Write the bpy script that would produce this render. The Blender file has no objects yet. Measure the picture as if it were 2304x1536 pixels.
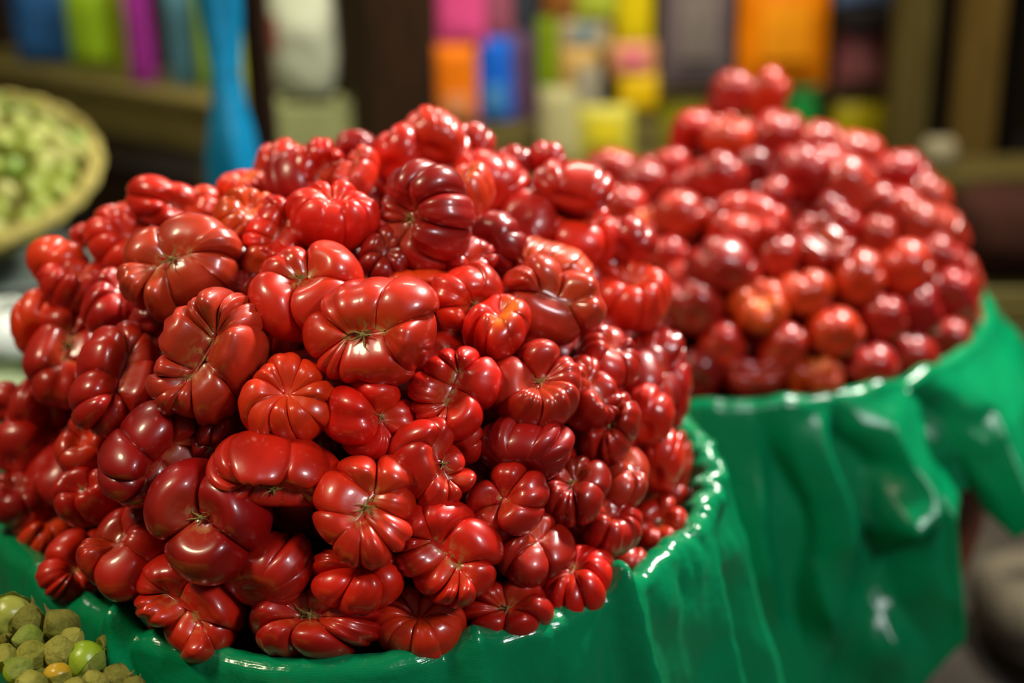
import bpy, math, random
import numpy as np
from mathutils import Vector, Matrix, noise

# ------------------------------------------------------------------ camera
FPX = 3040.0                      # focal length in pixels of the 2304 x 1536 frame
PITCH, ROLL = math.radians(20.5), -0.022
CAM = np.array([0.0, 0.0, 1.35])
FWD = np.array([0, math.cos(PITCH), -math.sin(PITCH)])
UP0 = np.array([0, math.sin(PITCH), math.cos(PITCH)])
RT0 = np.array([1.0, 0, 0])
RT = RT0*math.cos(ROLL) + UP0*math.sin(ROLL)
UP = -RT0*math.sin(ROLL) + UP0*math.cos(ROLL)
M = np.stack([RT, UP, -FWD], axis=1)          # camera axes -> world axes
scene = bpy.context.scene
cd = bpy.data.cameras.new('camera')
cam = bpy.data.objects.new('camera', cd)
scene.collection.objects.link(cam)
cam.matrix_world = Matrix([[*M[0], CAM[0]], [*M[1], CAM[1]], [*M[2], CAM[2]], [0, 0, 0, 1]])
cd.sensor_width = 36.0
cd.lens = FPX/2304*36
cd.clip_start, cd.clip_end = 0.05, 60
cd.dof.use_dof = True
cd.dof.focus_distance = 0.99
cd.dof.aperture_fstop = 2.0
scene.camera = cam

# ------------------------------------------------------------------ world, lamps, exposure
world = bpy.data.worlds.new('market_air')
scene.world = world
world.use_nodes = True
world.node_tree.nodes['Background'].inputs[0].default_value = (1.0, 0.86, 0.66, 1)
world.node_tree.nodes['Background'].inputs[1].default_value = 0.035
vs = scene.view_settings
vs.view_transform = 'Standard'
vs.look = 'None'
vs.gamma = 1.0
vs.use_curve_mapping = False
vs.exposure = 0.64


def lamp(name, loc, target, size, power, color, shape='DISK', size_y=None):
    d = bpy.data.lights.new(name, 'AREA')
    d.shape = shape
    d.size = size
    if size_y:
        d.size_y = size_y
    d.energy = power
    d.color = color
    o = bpy.data.objects.new(name, d)
    scene.collection.objects.link(o)
    o.location = loc
    o.rotation_euler = (Vector(target)-Vector(loc)).to_track_quat('-Z', 'Y').to_euler()
    return o


lamp('stall_lamp_right', (1.30, 2.2, 2.75), (0.0, 1.3, 0.8), 0.38, 84, (1.0, 0.95, 0.86))
lamp('hanging_lamp_front', (1.25, -0.15, 2.15), (0.2, 1.3, 0.7), 0.42, 15, (0.95, 0.96, 1.0))
lamp('hanging_lamp_left', (-1.15, 0.55, 2.45), (-0.2, 1.2, 0.8), 0.40, 16, (1.0, 0.84, 0.58))
lamp('back_stall_fill', (0.3, 3.2, 2.9), (0.2, 4.3, 0.7), 0.6, 40, (1.0, 0.9, 0.72))  # added fill light for the goods behind, no lamp known there
lamp('back_stall_fill_left', (-1.3, 2.6, 2.7), (-1.4, 3.8, 0.8), 0.5, 22, (1.0, 0.9, 0.7))  # second added fill, brightens the left table and its bags


# ------------------------------------------------------------------ helpers
def ray(px, py):
    d = RT*((px-1152)/FPX) + UP*((768-py)/FPX) + FWD
    return d                                   # unit depth along the view


def at_y(px, py, y):
    d = ray(px, py)
    return CAM + d*(y/d[1])


def at_z(px, py, z):
    d = ray(px, py)
    return CAM + d*((z-CAM[2])/d[2])


def on_cylinder(px, py, c, r):
    d = ray(px, py)
    ox, oy = CAM[0]-c[0], CAM[1]-c[1]
    a = d[0]**2+d[1]**2
    b = ox*d[0]+oy*d[1]
    k = ox*ox+oy*oy-r*r
    disc = b*b-a*k
    t = (-b-math.sqrt(max(disc, 0)))/a
    return CAM+d*t


def on_ellipsoid(px, py, c, rad):
    d = ray(px, py)/rad
    o = (CAM-c)/rad
    a, b, k = d@d, o@d, o@o-1
    disc = b*b-a*k
    t = (-b-math.sqrt(disc))/a if disc > 0 else -b/a
    return CAM+ray(px, py)*t, t


def link(o, parent=None):
    scene.collection.objects.link(o)
    if parent:
        o.parent = parent
    return o


def tag(o, label=None, cat=None, group=None, kind=None):
    if label:
        o['label'] = label
    if cat:
        o['category'] = cat
    if group:
        o['group'] = group
    if kind:
        o['kind'] = kind
    return o


def empty(name, loc, rz=0.0, label=None, cat=None, group=None):
    o = bpy.data.objects.new(name, None)
    o.empty_display_size = 0.05
    link(o)
    o.location = [float(v) for v in loc]
    o.rotation_euler = (0, 0, rz)
    return tag(o, label, cat, group)


def mesh_np(name, verts, faces, mat, smooth=True):
    me = bpy.data.meshes.new(name)
    me.from_pydata([tuple(v) for v in np.asarray(verts, float).tolist()], [], faces)
    if smooth:
        me.polygons.foreach_set('use_smooth', [True]*len(me.polygons))
    if mat:
        me.materials.append(mat)
    me.update()
    return me


def obj(name, me, parent=None, loc=None):
    o = bpy.data.objects.new(name, me)
    link(o, parent)
    if loc is not None:
        o.location = [float(v) for v in loc]
    return o


def grid_faces(nu, nv, wrap=True, caps=True):
    f = []
    mu = nu if wrap else nu-1
    for j in range(nv-1):
        for i in range(mu):
            a, b = j*nu+i, j*nu+(i+1) % nu
            f.append((a, b, b+nu, a+nu))
    if caps and wrap:
        f.append(tuple(range(nu-1, -1, -1)))
        f.append(tuple((nv-1)*nu+i for i in range(nu)))
    return f


class MB:
    """collects boxes, tubes and turned shapes; build() links them as ONE mesh object"""
    def __init__(self):
        self.v, self.f = [], []

    def add(self, verts, faces):
        n = len(self.v)
        self.v += [tuple(map(float, p)) for p in verts]
        self.f += [tuple(i+n for i in q) for q in faces]
        return self

    def box(self, lo, hi, ch=0.004):
        x0, y0, z0 = lo
        x1, y1, z1 = hi
        c = min(ch, (x1-x0)*.3, (y1-y0)*.3, (z1-z0)*.3)
        vs_, key = [], {}
        for sx in (0, 1):
            for sy in (0, 1):
                for sz in (0, 1):
                    X, Y, Z = (x0, x1)[sx], (y0, y1)[sy], (z0, z1)[sz]
                    dx, dy, dz = (c, -c)[sx], (c, -c)[sy], (c, -c)[sz]
                    for ax in range(3):
                        key[(sx, sy, sz, ax)] = len(vs_)
                        vs_.append((X + (dx if ax != 0 else 0), Y + (dy if ax != 1 else 0), Z + (dz if ax != 2 else 0)))
        fs = []
        for ax in range(3):
            o = [k for k in range(3) if k != ax]
            for s in (0, 1):
                q = []
                for a, b in ((0, 0), (1, 0), (1, 1), (0, 1)):
                    k = [0, 0, 0]
                    k[ax], k[o[0]], k[o[1]] = s, a, b
                    q.append(key[(*k, ax)])
                fs.append(tuple(q))
        for ax in range(3):                     # edge bevels
            o = [k for k in range(3) if k != ax]
            for a in (0, 1):
                for b in (0, 1):
                    k0, k1 = [0, 0, 0], [0, 0, 0]
                    k0[o[0]], k0[o[1]], k1[o[0]], k1[o[1]] = a, b, a, b
                    k1[ax] = 1
                    fs.append((key[(*k0, o[0])], key[(*k1, o[0])], key[(*k1, o[1])], key[(*k0, o[1])]))
        for sx in (0, 1):
            for sy in (0, 1):
                for sz in (0, 1):
                    fs.append(tuple(key[(sx, sy, sz, a)] for a in range(3)))
        return self.add(vs_, fs)

    def lathe(self, prof, n=32, c=(0, 0, 0), wob=None):
        vs_ = []
        for (r, z) in prof:
            for i in range(n):
                a = 2*math.pi*i/n
                rr = r*(1+(wob(a, z) if wob else 0))
                vs_.append((c[0]+rr*math.cos(a), c[1]+rr*math.sin(a), c[2]+z))
        return self.add(vs_, grid_faces(n, len(prof)))

    def tube(self, pts, rad, n=6):
        pts = [np.array(p, float) for p in pts]
        rads = rad if hasattr(rad, '__len__') else [rad]*len(pts)
        vs_ = []
        for k, p in enumerate(pts):
            t = pts[min(k+1, len(pts)-1)]-pts[max(k-1, 0)]
            t = t/(np.linalg.norm(t)+1e-9)
            h = np.array([0, 0, 1.0]) if abs(t[2]) < .9 else np.array([1.0, 0, 0])
            u = np.cross(t, h)
            u /= np.linalg.norm(u)
            w = np.cross(t, u)
            for i in range(n):
                a = 2*math.pi*i/n
                vs_.append(p+rads[k]*(u*math.cos(a)+w*math.sin(a)))
        return self.add(vs_, grid_faces(n, len(pts)))

    def build(self, name, mat, parent=None, smooth=True, loc=None):
        me = mesh_np(name, self.v, self.f, mat, smooth)
        me.validate()
        import bmesh
        bm = bmesh.new()
        bm.from_mesh(me)
        bmesh.ops.recalc_face_normals(bm, faces=bm.faces)
        bm.to_mesh(me)
        bm.free()
        if smooth:
            try:
                me.set_sharp_from_angle(angle=math.radians(45))
            except Exception:
                pass
        return obj(name, me, parent, loc)


# ------------------------------------------------------------------ materials
def nodes(name):
    m = bpy.data.materials.new(name)
    m.use_nodes = True
    nt = m.node_tree
    return m, nt, nt.nodes['Principled BSDF']


def N(nt, t, **kw):
    n = nt.nodes.new(t)
    for k, v in kw.items():
        setattr(n, k, v)
    return n


def noisy(name, c0, c1, scale=8, rough=0.6, bump=0.1, stretch=(1, 1, 1), spec=0.4, bscale=None, detail=4, transl=0.0):
    m, nt, b = nodes(name)
    tc = N(nt, 'ShaderNodeTexCoord')
    mp = N(nt, 'ShaderNodeMapping')
    mp.inputs['Scale'].default_value = stretch
    nz = N(nt, 'ShaderNodeTexNoise')
    nz.inputs['Scale'].default_value = scale
    nz.inputs['Detail'].default_value = detail
    mx = N(nt, 'ShaderNodeMix', data_type='RGBA')
    mx.inputs[6].default_value = (*c0, 1)
    mx.inputs[7].default_value = (*c1, 1)
    rmp = N(nt, 'ShaderNodeMapRange')
    rmp.inputs[1].default_value, rmp.inputs[2].default_value = .35, .65
    L = nt.links.new
    L(tc.outputs['Object'], mp.inputs[0])
    L(mp.outputs[0], nz.inputs['Vector'])
    L(nz.outputs[0], rmp.inputs[0])
    L(rmp.outputs[0], mx.inputs[0])
    L(mx.outputs[2], b.inputs['Base Color'])
    b.inputs['Roughness'].default_value = rough
    b.inputs['Specular IOR Level'].default_value = spec
    if bump:
        bp = N(nt, 'ShaderNodeBump')
        bp.inputs['Strength'].default_value = bump
        bp.inputs['Distance'].default_value = .01
        n2 = N(nt, 'ShaderNodeTexNoise')
        n2.inputs['Scale'].default_value = bscale or scale*3
        n2.inputs['Detail'].default_value = 5
        L(mp.outputs[0], n2.inputs['Vector'])
        L(n2.outputs[0], bp.inputs['Height'])
        L(bp.outputs[0], b.inputs['Normal'])
    if transl:
        tr = N(nt, 'ShaderNodeBsdfTranslucent')
        ms = N(nt, 'ShaderNodeMixShader')
        ms.inputs[0].default_value = transl
        L(mx.outputs[2], tr.inputs[0])
        L(b.outputs[0], ms.inputs[1])
        L(tr.outputs[0], ms.inputs[2])
        L(ms.outputs[0], nt.nodes['Material Output'].inputs[0])
    return m


def tomato_material():
    m, nt, b = nodes('tomato_skin')
    L = nt.links.new
    oi = N(nt, 'ShaderNodeObjectInfo')
    at = N(nt, 'ShaderNodeAttribute', attribute_name='marks')
    sep = N(nt, 'ShaderNodeSeparateColor')
    L(at.outputs['Color'], sep.inputs[0])
    tc = N(nt, 'ShaderNodeTexCoord')
    add = N(nt, 'ShaderNodeVectorMath', operation='ADD')
    L(tc.outputs['Object'], add.inputs[0])
    L(oi.outputs['Random'], add.inputs[1])
    nz = N(nt, 'ShaderNodeTexNoise')
    nz.inputs['Scale'].default_value = 22
    nz.inputs['Detail'].default_value = 3
    L(add.outputs[0], nz.inputs['Vector'])
    hs = N(nt, 'ShaderNodeHueSaturation')
    L(oi.outputs['Color'], hs.inputs['Color'])
    mr = N(nt, 'ShaderNodeMapRange')
    mr.inputs[1].default_value, mr.inputs[2].default_value = .3, .7
    mr.inputs[3].default_value, mr.inputs[4].default_value = .72, 1.25
    L(nz.outputs[0], mr.inputs[0])
    L(mr.outputs[0], hs.inputs['Value'])
    # orange shoulders (ripening), measured mask G
    m1 = N(nt, 'ShaderNodeMix', data_type='RGBA')
    m1.inputs[7].default_value = (.72, .16, .012, 1)
    L(sep.outputs[1], m1.inputs[0])
    L(hs.outputs[0], m1.inputs[6])
    # corky scars, mask R broken by noise
    n2 = N(nt, 'ShaderNodeTexNoise')
    n2.inputs['Scale'].default_value = 160
    n2.inputs['Detail'].default_value = 3
    L(add.outputs[0], n2.inputs['Vector'])
    r2 = N(nt, 'ShaderNodeMapRange')
    r2.inputs[1].default_value, r2.inputs[2].default_value = .48, .60
    L(n2.outputs[0], r2.inputs[0])
    mm = N(nt, 'ShaderNodeMath', operation='MULTIPLY')
    L(r2.outputs[0], mm.inputs[0])
    L(sep.outputs[0], mm.inputs[1])
    m2 = N(nt, 'ShaderNodeMix', data_type='RGBA')
    m2.inputs[7].default_value = (.42, .20, .06, 1)
    L(mm.outputs[0], m2.inputs[0])
    L(m1.outputs[2], m2.inputs[6])
    L(m2.outputs[2], b.inputs['Base Color'])
    rr = N(nt, 'ShaderNodeMapRange')
    rr.inputs[1].default_value, rr.inputs[2].default_value = .3, .7
    rr.inputs[3].default_value, rr.inputs[4].default_value = .30, .42
    L(nz.outputs[0], rr.inputs[0])
    L(rr.outputs[0], b.inputs['Roughness'])
    b.inputs['Specular IOR Level'].default_value = .5
    b.inputs['Coat Weight'].default_value = .45
    b.inputs['Coat Roughness'].default_value = .12
    bp = N(nt, 'ShaderNodeBump')
    bp.inputs['Strength'].default_value = .10
    bp.inputs['Distance'].default_value = .004
    n3 = N(nt, 'ShaderNodeTexNoise')
    n3.inputs['Scale'].default_value = 60
    n3.inputs['Detail'].default_value = 2
    L(add.outputs[0], n3.inputs['Vector'])
    L(n3.outputs[0], bp.inputs['Height'])
    L(bp.outputs[0], b.inputs['Normal'])
    return m


def plastic_material(name, c0, c1, rough, transl):
    m, nt, b = nodes(name)
    L = nt.links.new
    tc = N(nt, 'ShaderNodeTexCoord')
    nz = N(nt, 'ShaderNodeTexNoise')
    nz.inputs['Scale'].default_value = 5
    nz.inputs['Detail'].default_value = 3
    L(tc.outputs['Object'], nz.inputs['Vector'])
    mx = N(nt, 'ShaderNodeMix', data_type='RGBA')
    mx.inputs[6].default_value = (*c0, 1)
    mx.inputs[7].default_value = (*c1, 1)
    L(nz.outputs[0], mx.inputs[0])
    L(mx.outputs[2], b.inputs['Base Color'])
    b.inputs['Roughness'].default_value = rough
    b.inputs['Specular IOR Level'].default_value = .6
    # woven polyethylene: very fine threads plus soft crinkles
    w = N(nt, 'ShaderNodeTexWave', wave_type='BANDS', bands_direction='Z')
    w.inputs['Scale'].default_value = 190
    w.inputs['Distortion'].default_value = .6
    L(tc.outputs['Object'], w.inputs['Vector'])
    n2 = N(nt, 'ShaderNodeTexNoise')
    n2.inputs['Scale'].default_value = 42
    n2.inputs['Detail'].default_value = 4
    L(tc.outputs['Object'], n2.inputs['Vector'])
    ma = N(nt, 'ShaderNodeMath', operation='MULTIPLY_ADD')
    ma.inputs[1].default_value = .03
    L(w.outputs['Fac'], ma.inputs[0])
    L(n2.outputs[0], ma.inputs[2])
    bp = N(nt, 'ShaderNodeBump')
    bp.inputs['Strength'].default_value = .5
    bp.inputs['Distance'].default_value = .004
    L(ma.outputs[0], bp.inputs['Height'])
    L(bp.outputs[0], b.inputs['Normal'])
    tr = N(nt, 'ShaderNodeBsdfTranslucent')
    L(mx.outputs[2], tr.inputs[0])
    ms = N(nt, 'ShaderNodeMixShader')
    ms.inputs[0].default_value = transl
    L(b.outputs[0], ms.inputs[1])
    L(tr.outputs[0], ms.inputs[2])
    L(ms.outputs[0], nt.nodes['Material Output'].inputs[0])
    return m


TOM = tomato_material()
STEM = noisy('dry_stem', (.16, .17, .02), (.30, .20, .07), 60, .7, .2)
GREEN = plastic_material('green_plastic', (.001, .22, .075), (.001, .29, .105), .20, .18)
FLOOR = noisy('floor_dirt', (.018, .013, .008), (.032, .025, .015), 6, .85, .3)
DARKWOOD = noisy('dark_wood', (.014, .006, .002), (.026, .011, .003), 5, .8, .2, (8, 8, 1), .12)
OLIVEWOOD = noisy('olive_wood', (.085, .066, .010), (.125, .098, .018), 6, .7, .2, (1, 8, 8))
POSTWOOD = noisy('post_wood', (.050, .036, .006), (.068, .050, .010), 5, .8, .2, (8, 8, 1), .15)
BROWNPOST = noisy('brown_post_wood', (.070, .040, .005), (.092, .054, .008), 5, .8, .2, (8, 8, 1), .15)
WALL = noisy('wall_plaster', (.020, .012, .005), (.028, .018, .008), 2, .9, .1, (1, 1, 1), .1)


def plain(name, c, rough=.35, var=.8, scale=9, bump=.25, spec=.5, transl=0):
    return noisy(name, tuple(x*var for x in c), c, scale, rough, bump, (1, 1, 1), spec, transl=transl)


# ------------------------------------------------------------------ floor and wall
mb = MB()
mb.box((-6, -1.5, -.05), (6, 7.2, 0), .002)
fl = mb.build('floor', FLOOR, smooth=False)
tag(fl, 'dark earthen market floor under the baskets', 'floor', kind='structure')
mb = MB()
mb.box((-6, 6.2, 0), (6, 6.3, 3.2), .002)
wb = mb.build('wall_back', WALL, smooth=False)
tag(wb, 'dark brown back wall behind the stalls', 'wall', kind='structure')

# ------------------------------------------------------------------ tomatoes
KINDS = {  # lobe depth, slit, bend, dents, irregularity, dimple
    'pump': (.42, .06, 0.0, 2, .25, .34),
    'fold': (.60, .46, .35, 3, .45, .34),
    'clov': (.46, .10, 0.0, 3, .30, .42),
    'brain': (.42, .34, .25, 9, .55, .26),
    'smooth': (.28, .08, 0.0, 3, .35, .26),
    'cater': (.52, .48, .25, 2, .35, .30),
}
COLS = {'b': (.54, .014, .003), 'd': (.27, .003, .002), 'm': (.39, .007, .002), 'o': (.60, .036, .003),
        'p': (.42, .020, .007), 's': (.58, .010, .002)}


def tomato_verts(nl, kind, seed, res=104, nv=36, flat=.72, asp=1.0):
    """a lobed, ribbed tomato; stem end on +z, long axis on x.  Returns verts, marks, faces, stem point"""
    rg = np.random.default_rng(seed)
    dk, slit, bend, dents, irr, dimp = KINDS[kind]
    k = max(5, int(round(res/nl)))
    wd = rg.uniform(1-irr, 1+irr, nl)
    ed = np.concatenate([[0], np.cumsum(wd)])*2*math.pi/wd.sum() + rg.uniform(0, 6.28)
    dep = rg.uniform(.30, 1.6, nl)*dk*math.pi/nl*1.15
    dep = np.clip(dep, 0, .46)
    amp = rg.uniform(-.16, .20, nl)*(.5+irr)
    lift = rg.uniform(-.14, .24, nl)*(.4+irr)
    sub = np.where(rg.random(nl) < .55, rg.uniform(.08, .30, nl), 0)*(1 if kind != 'smooth' else .5)
    nsub = rg.integers(2, 4, nl)
    us, q, dd, aa, ll = [], [], [], [], []
    for i in range(nl):
        for j in range(k):
            t = .5-.5*math.cos(math.pi*j/k)
            us.append(ed[i]+(ed[i+1]-ed[i])*t)
            qq = math.sin(math.pi*j/k)**.72
            if sub[i]:                       # shallow second-order ribs on the broad lobes
                qq *= 1-sub[i]*abs(math.cos(math.pi*t*nsub[i]))**3*math.sin(math.pi*t)
            q.append(qq)
            dd.append(dep[i]*(1-t)+dep[(i+1) % nl]*t)
            aa.append(amp[i]*qq)
            ll.append(lift[i]*qq)
    us, q, dd, aa, ll = map(np.array, (us, q, dd, aa, ll))
    nu = len(us)
    vv = np.linspace(0.05, math.pi-.06, nv)
    vv = vv - .12*np.sin(2*vv)
    tw = rg.uniform(-.25, .25)
    P = np.zeros((nv, nu, 3))
    marks = np.zeros((nv, nu, 4))
    marks[..., 3] = 1
    shoulder = rg.uniform(.0, 1.0)
    patch_u = rg.uniform(0, 6.28)
    for j, v in enumerate(vv):
        s, c = math.sin(v), math.cos(v)
        K = 1.0 if c > .2 else max(.18, .18+.82*(1-((.2-c)/1.2)**1.3))
        rho = s**.82
        r = 1+aa*K-dd*(1-q)*K
        u = us+tw*c
        x, y = rho*r*np.cos(u), rho*r*np.sin(u)
        sl = slit*np.tanh(2.2*np.cos(u))*(1 if c > 0 else 1-.35*(-c))
        x = x*(1-.35*slit)+sl
        z = flat*c*(abs(c)**-.12 if abs(c) > 1e-3 else 1)*np.ones(nu)
        if c > -.2:
            z = z+(ll*np.exp(-((rho-.62)/.36)**2)-.75*dd*(1-q)*max(0, c+.2)*np.exp(-((rho-.55)/.45)**2))*1.0
        z = z-flat*dimp*1.25*np.exp(-(rho/.36)**2)*(c > 0)
        z = z+flat*.16*np.exp(-(rho/.30)**2)*(c < 0)
        P[j, :, 0], P[j, :, 1], P[j, :, 2] = x, y, z
        if c > 0:
            marks[j, :, 0] = np.clip(np.exp(-(rho/.20)**2)*.9 + (np.exp(-(q/.30)**2))*np.exp(-(rho/.55)**2)*.8, 0, 1)
            marks[j, :, 1] = np.exp(-((rho-.30)/.28)**2)*np.clip(np.cos(u-patch_u)*.7+.5, 0, 1)
        marks[j, :, 2] = (1-q)*K
    V = P.reshape(-1, 3)
    V[:, 1] /= asp
    # lumps and dents
    for _ in range(4):
        w = rg.normal(size=3)*1.5
        V *= (1+.022*np.sin(V@w+rg.uniform(0, 6.28)))[:, None]
    for _ in range(dents):
        n = rg.normal(size=3)
        n /= np.linalg.norm(n)
        cpt = n*np.array([1, 1/asp, flat])
        d2 = ((V-cpt)**2).sum(1)
        wdt = rg.uniform(.16, .34)
        a = rg.uniform(.03, .12)*rg.choice([1, 1, -.8])
        V *= (1-a*np.exp(-d2/wdt**2))[:, None]
    if bend:
        b = bend*rg.choice([-1, 1])
        R0 = 1/b
        th = V[:, 0]*b
        X = (R0-V[:, 1])*np.sin(th)
        Y = R0-(R0-V[:, 1])*np.cos(th)
        V[:, 0], V[:, 1] = X, Y
    # squash to unit length on x, centred
    lo, hi = V.min(0), V.max(0)
    V -= (lo+hi)/2
    V /= (hi[0]-lo[0])/2
    st = V[:nu].mean(0)
    return V, marks.reshape(-1, 4), [f[::-1] for f in grid_faces(nu, nv)], st


def finish_tomato_mesh(V, marks, faces, amt_scar, amt_orange):
    me = mesh_np('tomato', V, faces, TOM)
    a = me.color_attributes.new('marks', 'FLOAT_COLOR', 'POINT')
    mk = marks.copy()
    mk[:, 0] *= amt_scar
    mk[:, 1] *= amt_orange
    a.data.foreach_set('color', mk.ravel())
    return me


def stem_proto(seed):
    rg = random.Random(seed)
    mb = MB()
    mb.lathe([(.05, -.10), (.16, -.02), (.20, .05), (.12, .14), (.07, .30+.2*rg.random()), (.02, .34+.2*rg.random())], 7)
    for i in range(5):
        a = i*1.256+rg.uniform(-.4, .4)
        l = rg.uniform(.55, 1.15)
        cu = rg.uniform(-.3, .9)
        p = [(.1*math.cos(a), .1*math.sin(a), .04)]
        for s in (.35, .7, 1):
            aa = a+rg.uniform(-.3, .3)*s
            p.append((l*s*math.cos(aa), l*s*math.sin(aa), .06+cu*s*s*.5))
        mb.tube(p, [.075, .065, .045, .012], 4)
    o = mb.build('stem', STEM)
    me = o.data
    bpy.data.objects.remove(o)
    return me


STEMS = [stem_proto(s) for s in range(5)]


def add_stem(t, pt, normal, size, seed):
    s = bpy.data.objects.new('stem', STEMS[seed % 5])
    link(s, t)
    s.location = [float(x) for x in pt]
    q = Vector(normal).to_track_quat('Z', 'Y')
    s.rotation_mode = 'QUATERNION'
    s.rotation_quaternion = q
    s.scale = (size,)*3
    return s


C1 = np.array([-.142, 1.18, .78])
R1 = .325
C2 = np.array([.249, 1.855, .728])
R2 = .418
DOME1 = np.array([.292, .292, .296])
DOME2 = np.array([.385, .385, .235])

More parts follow.
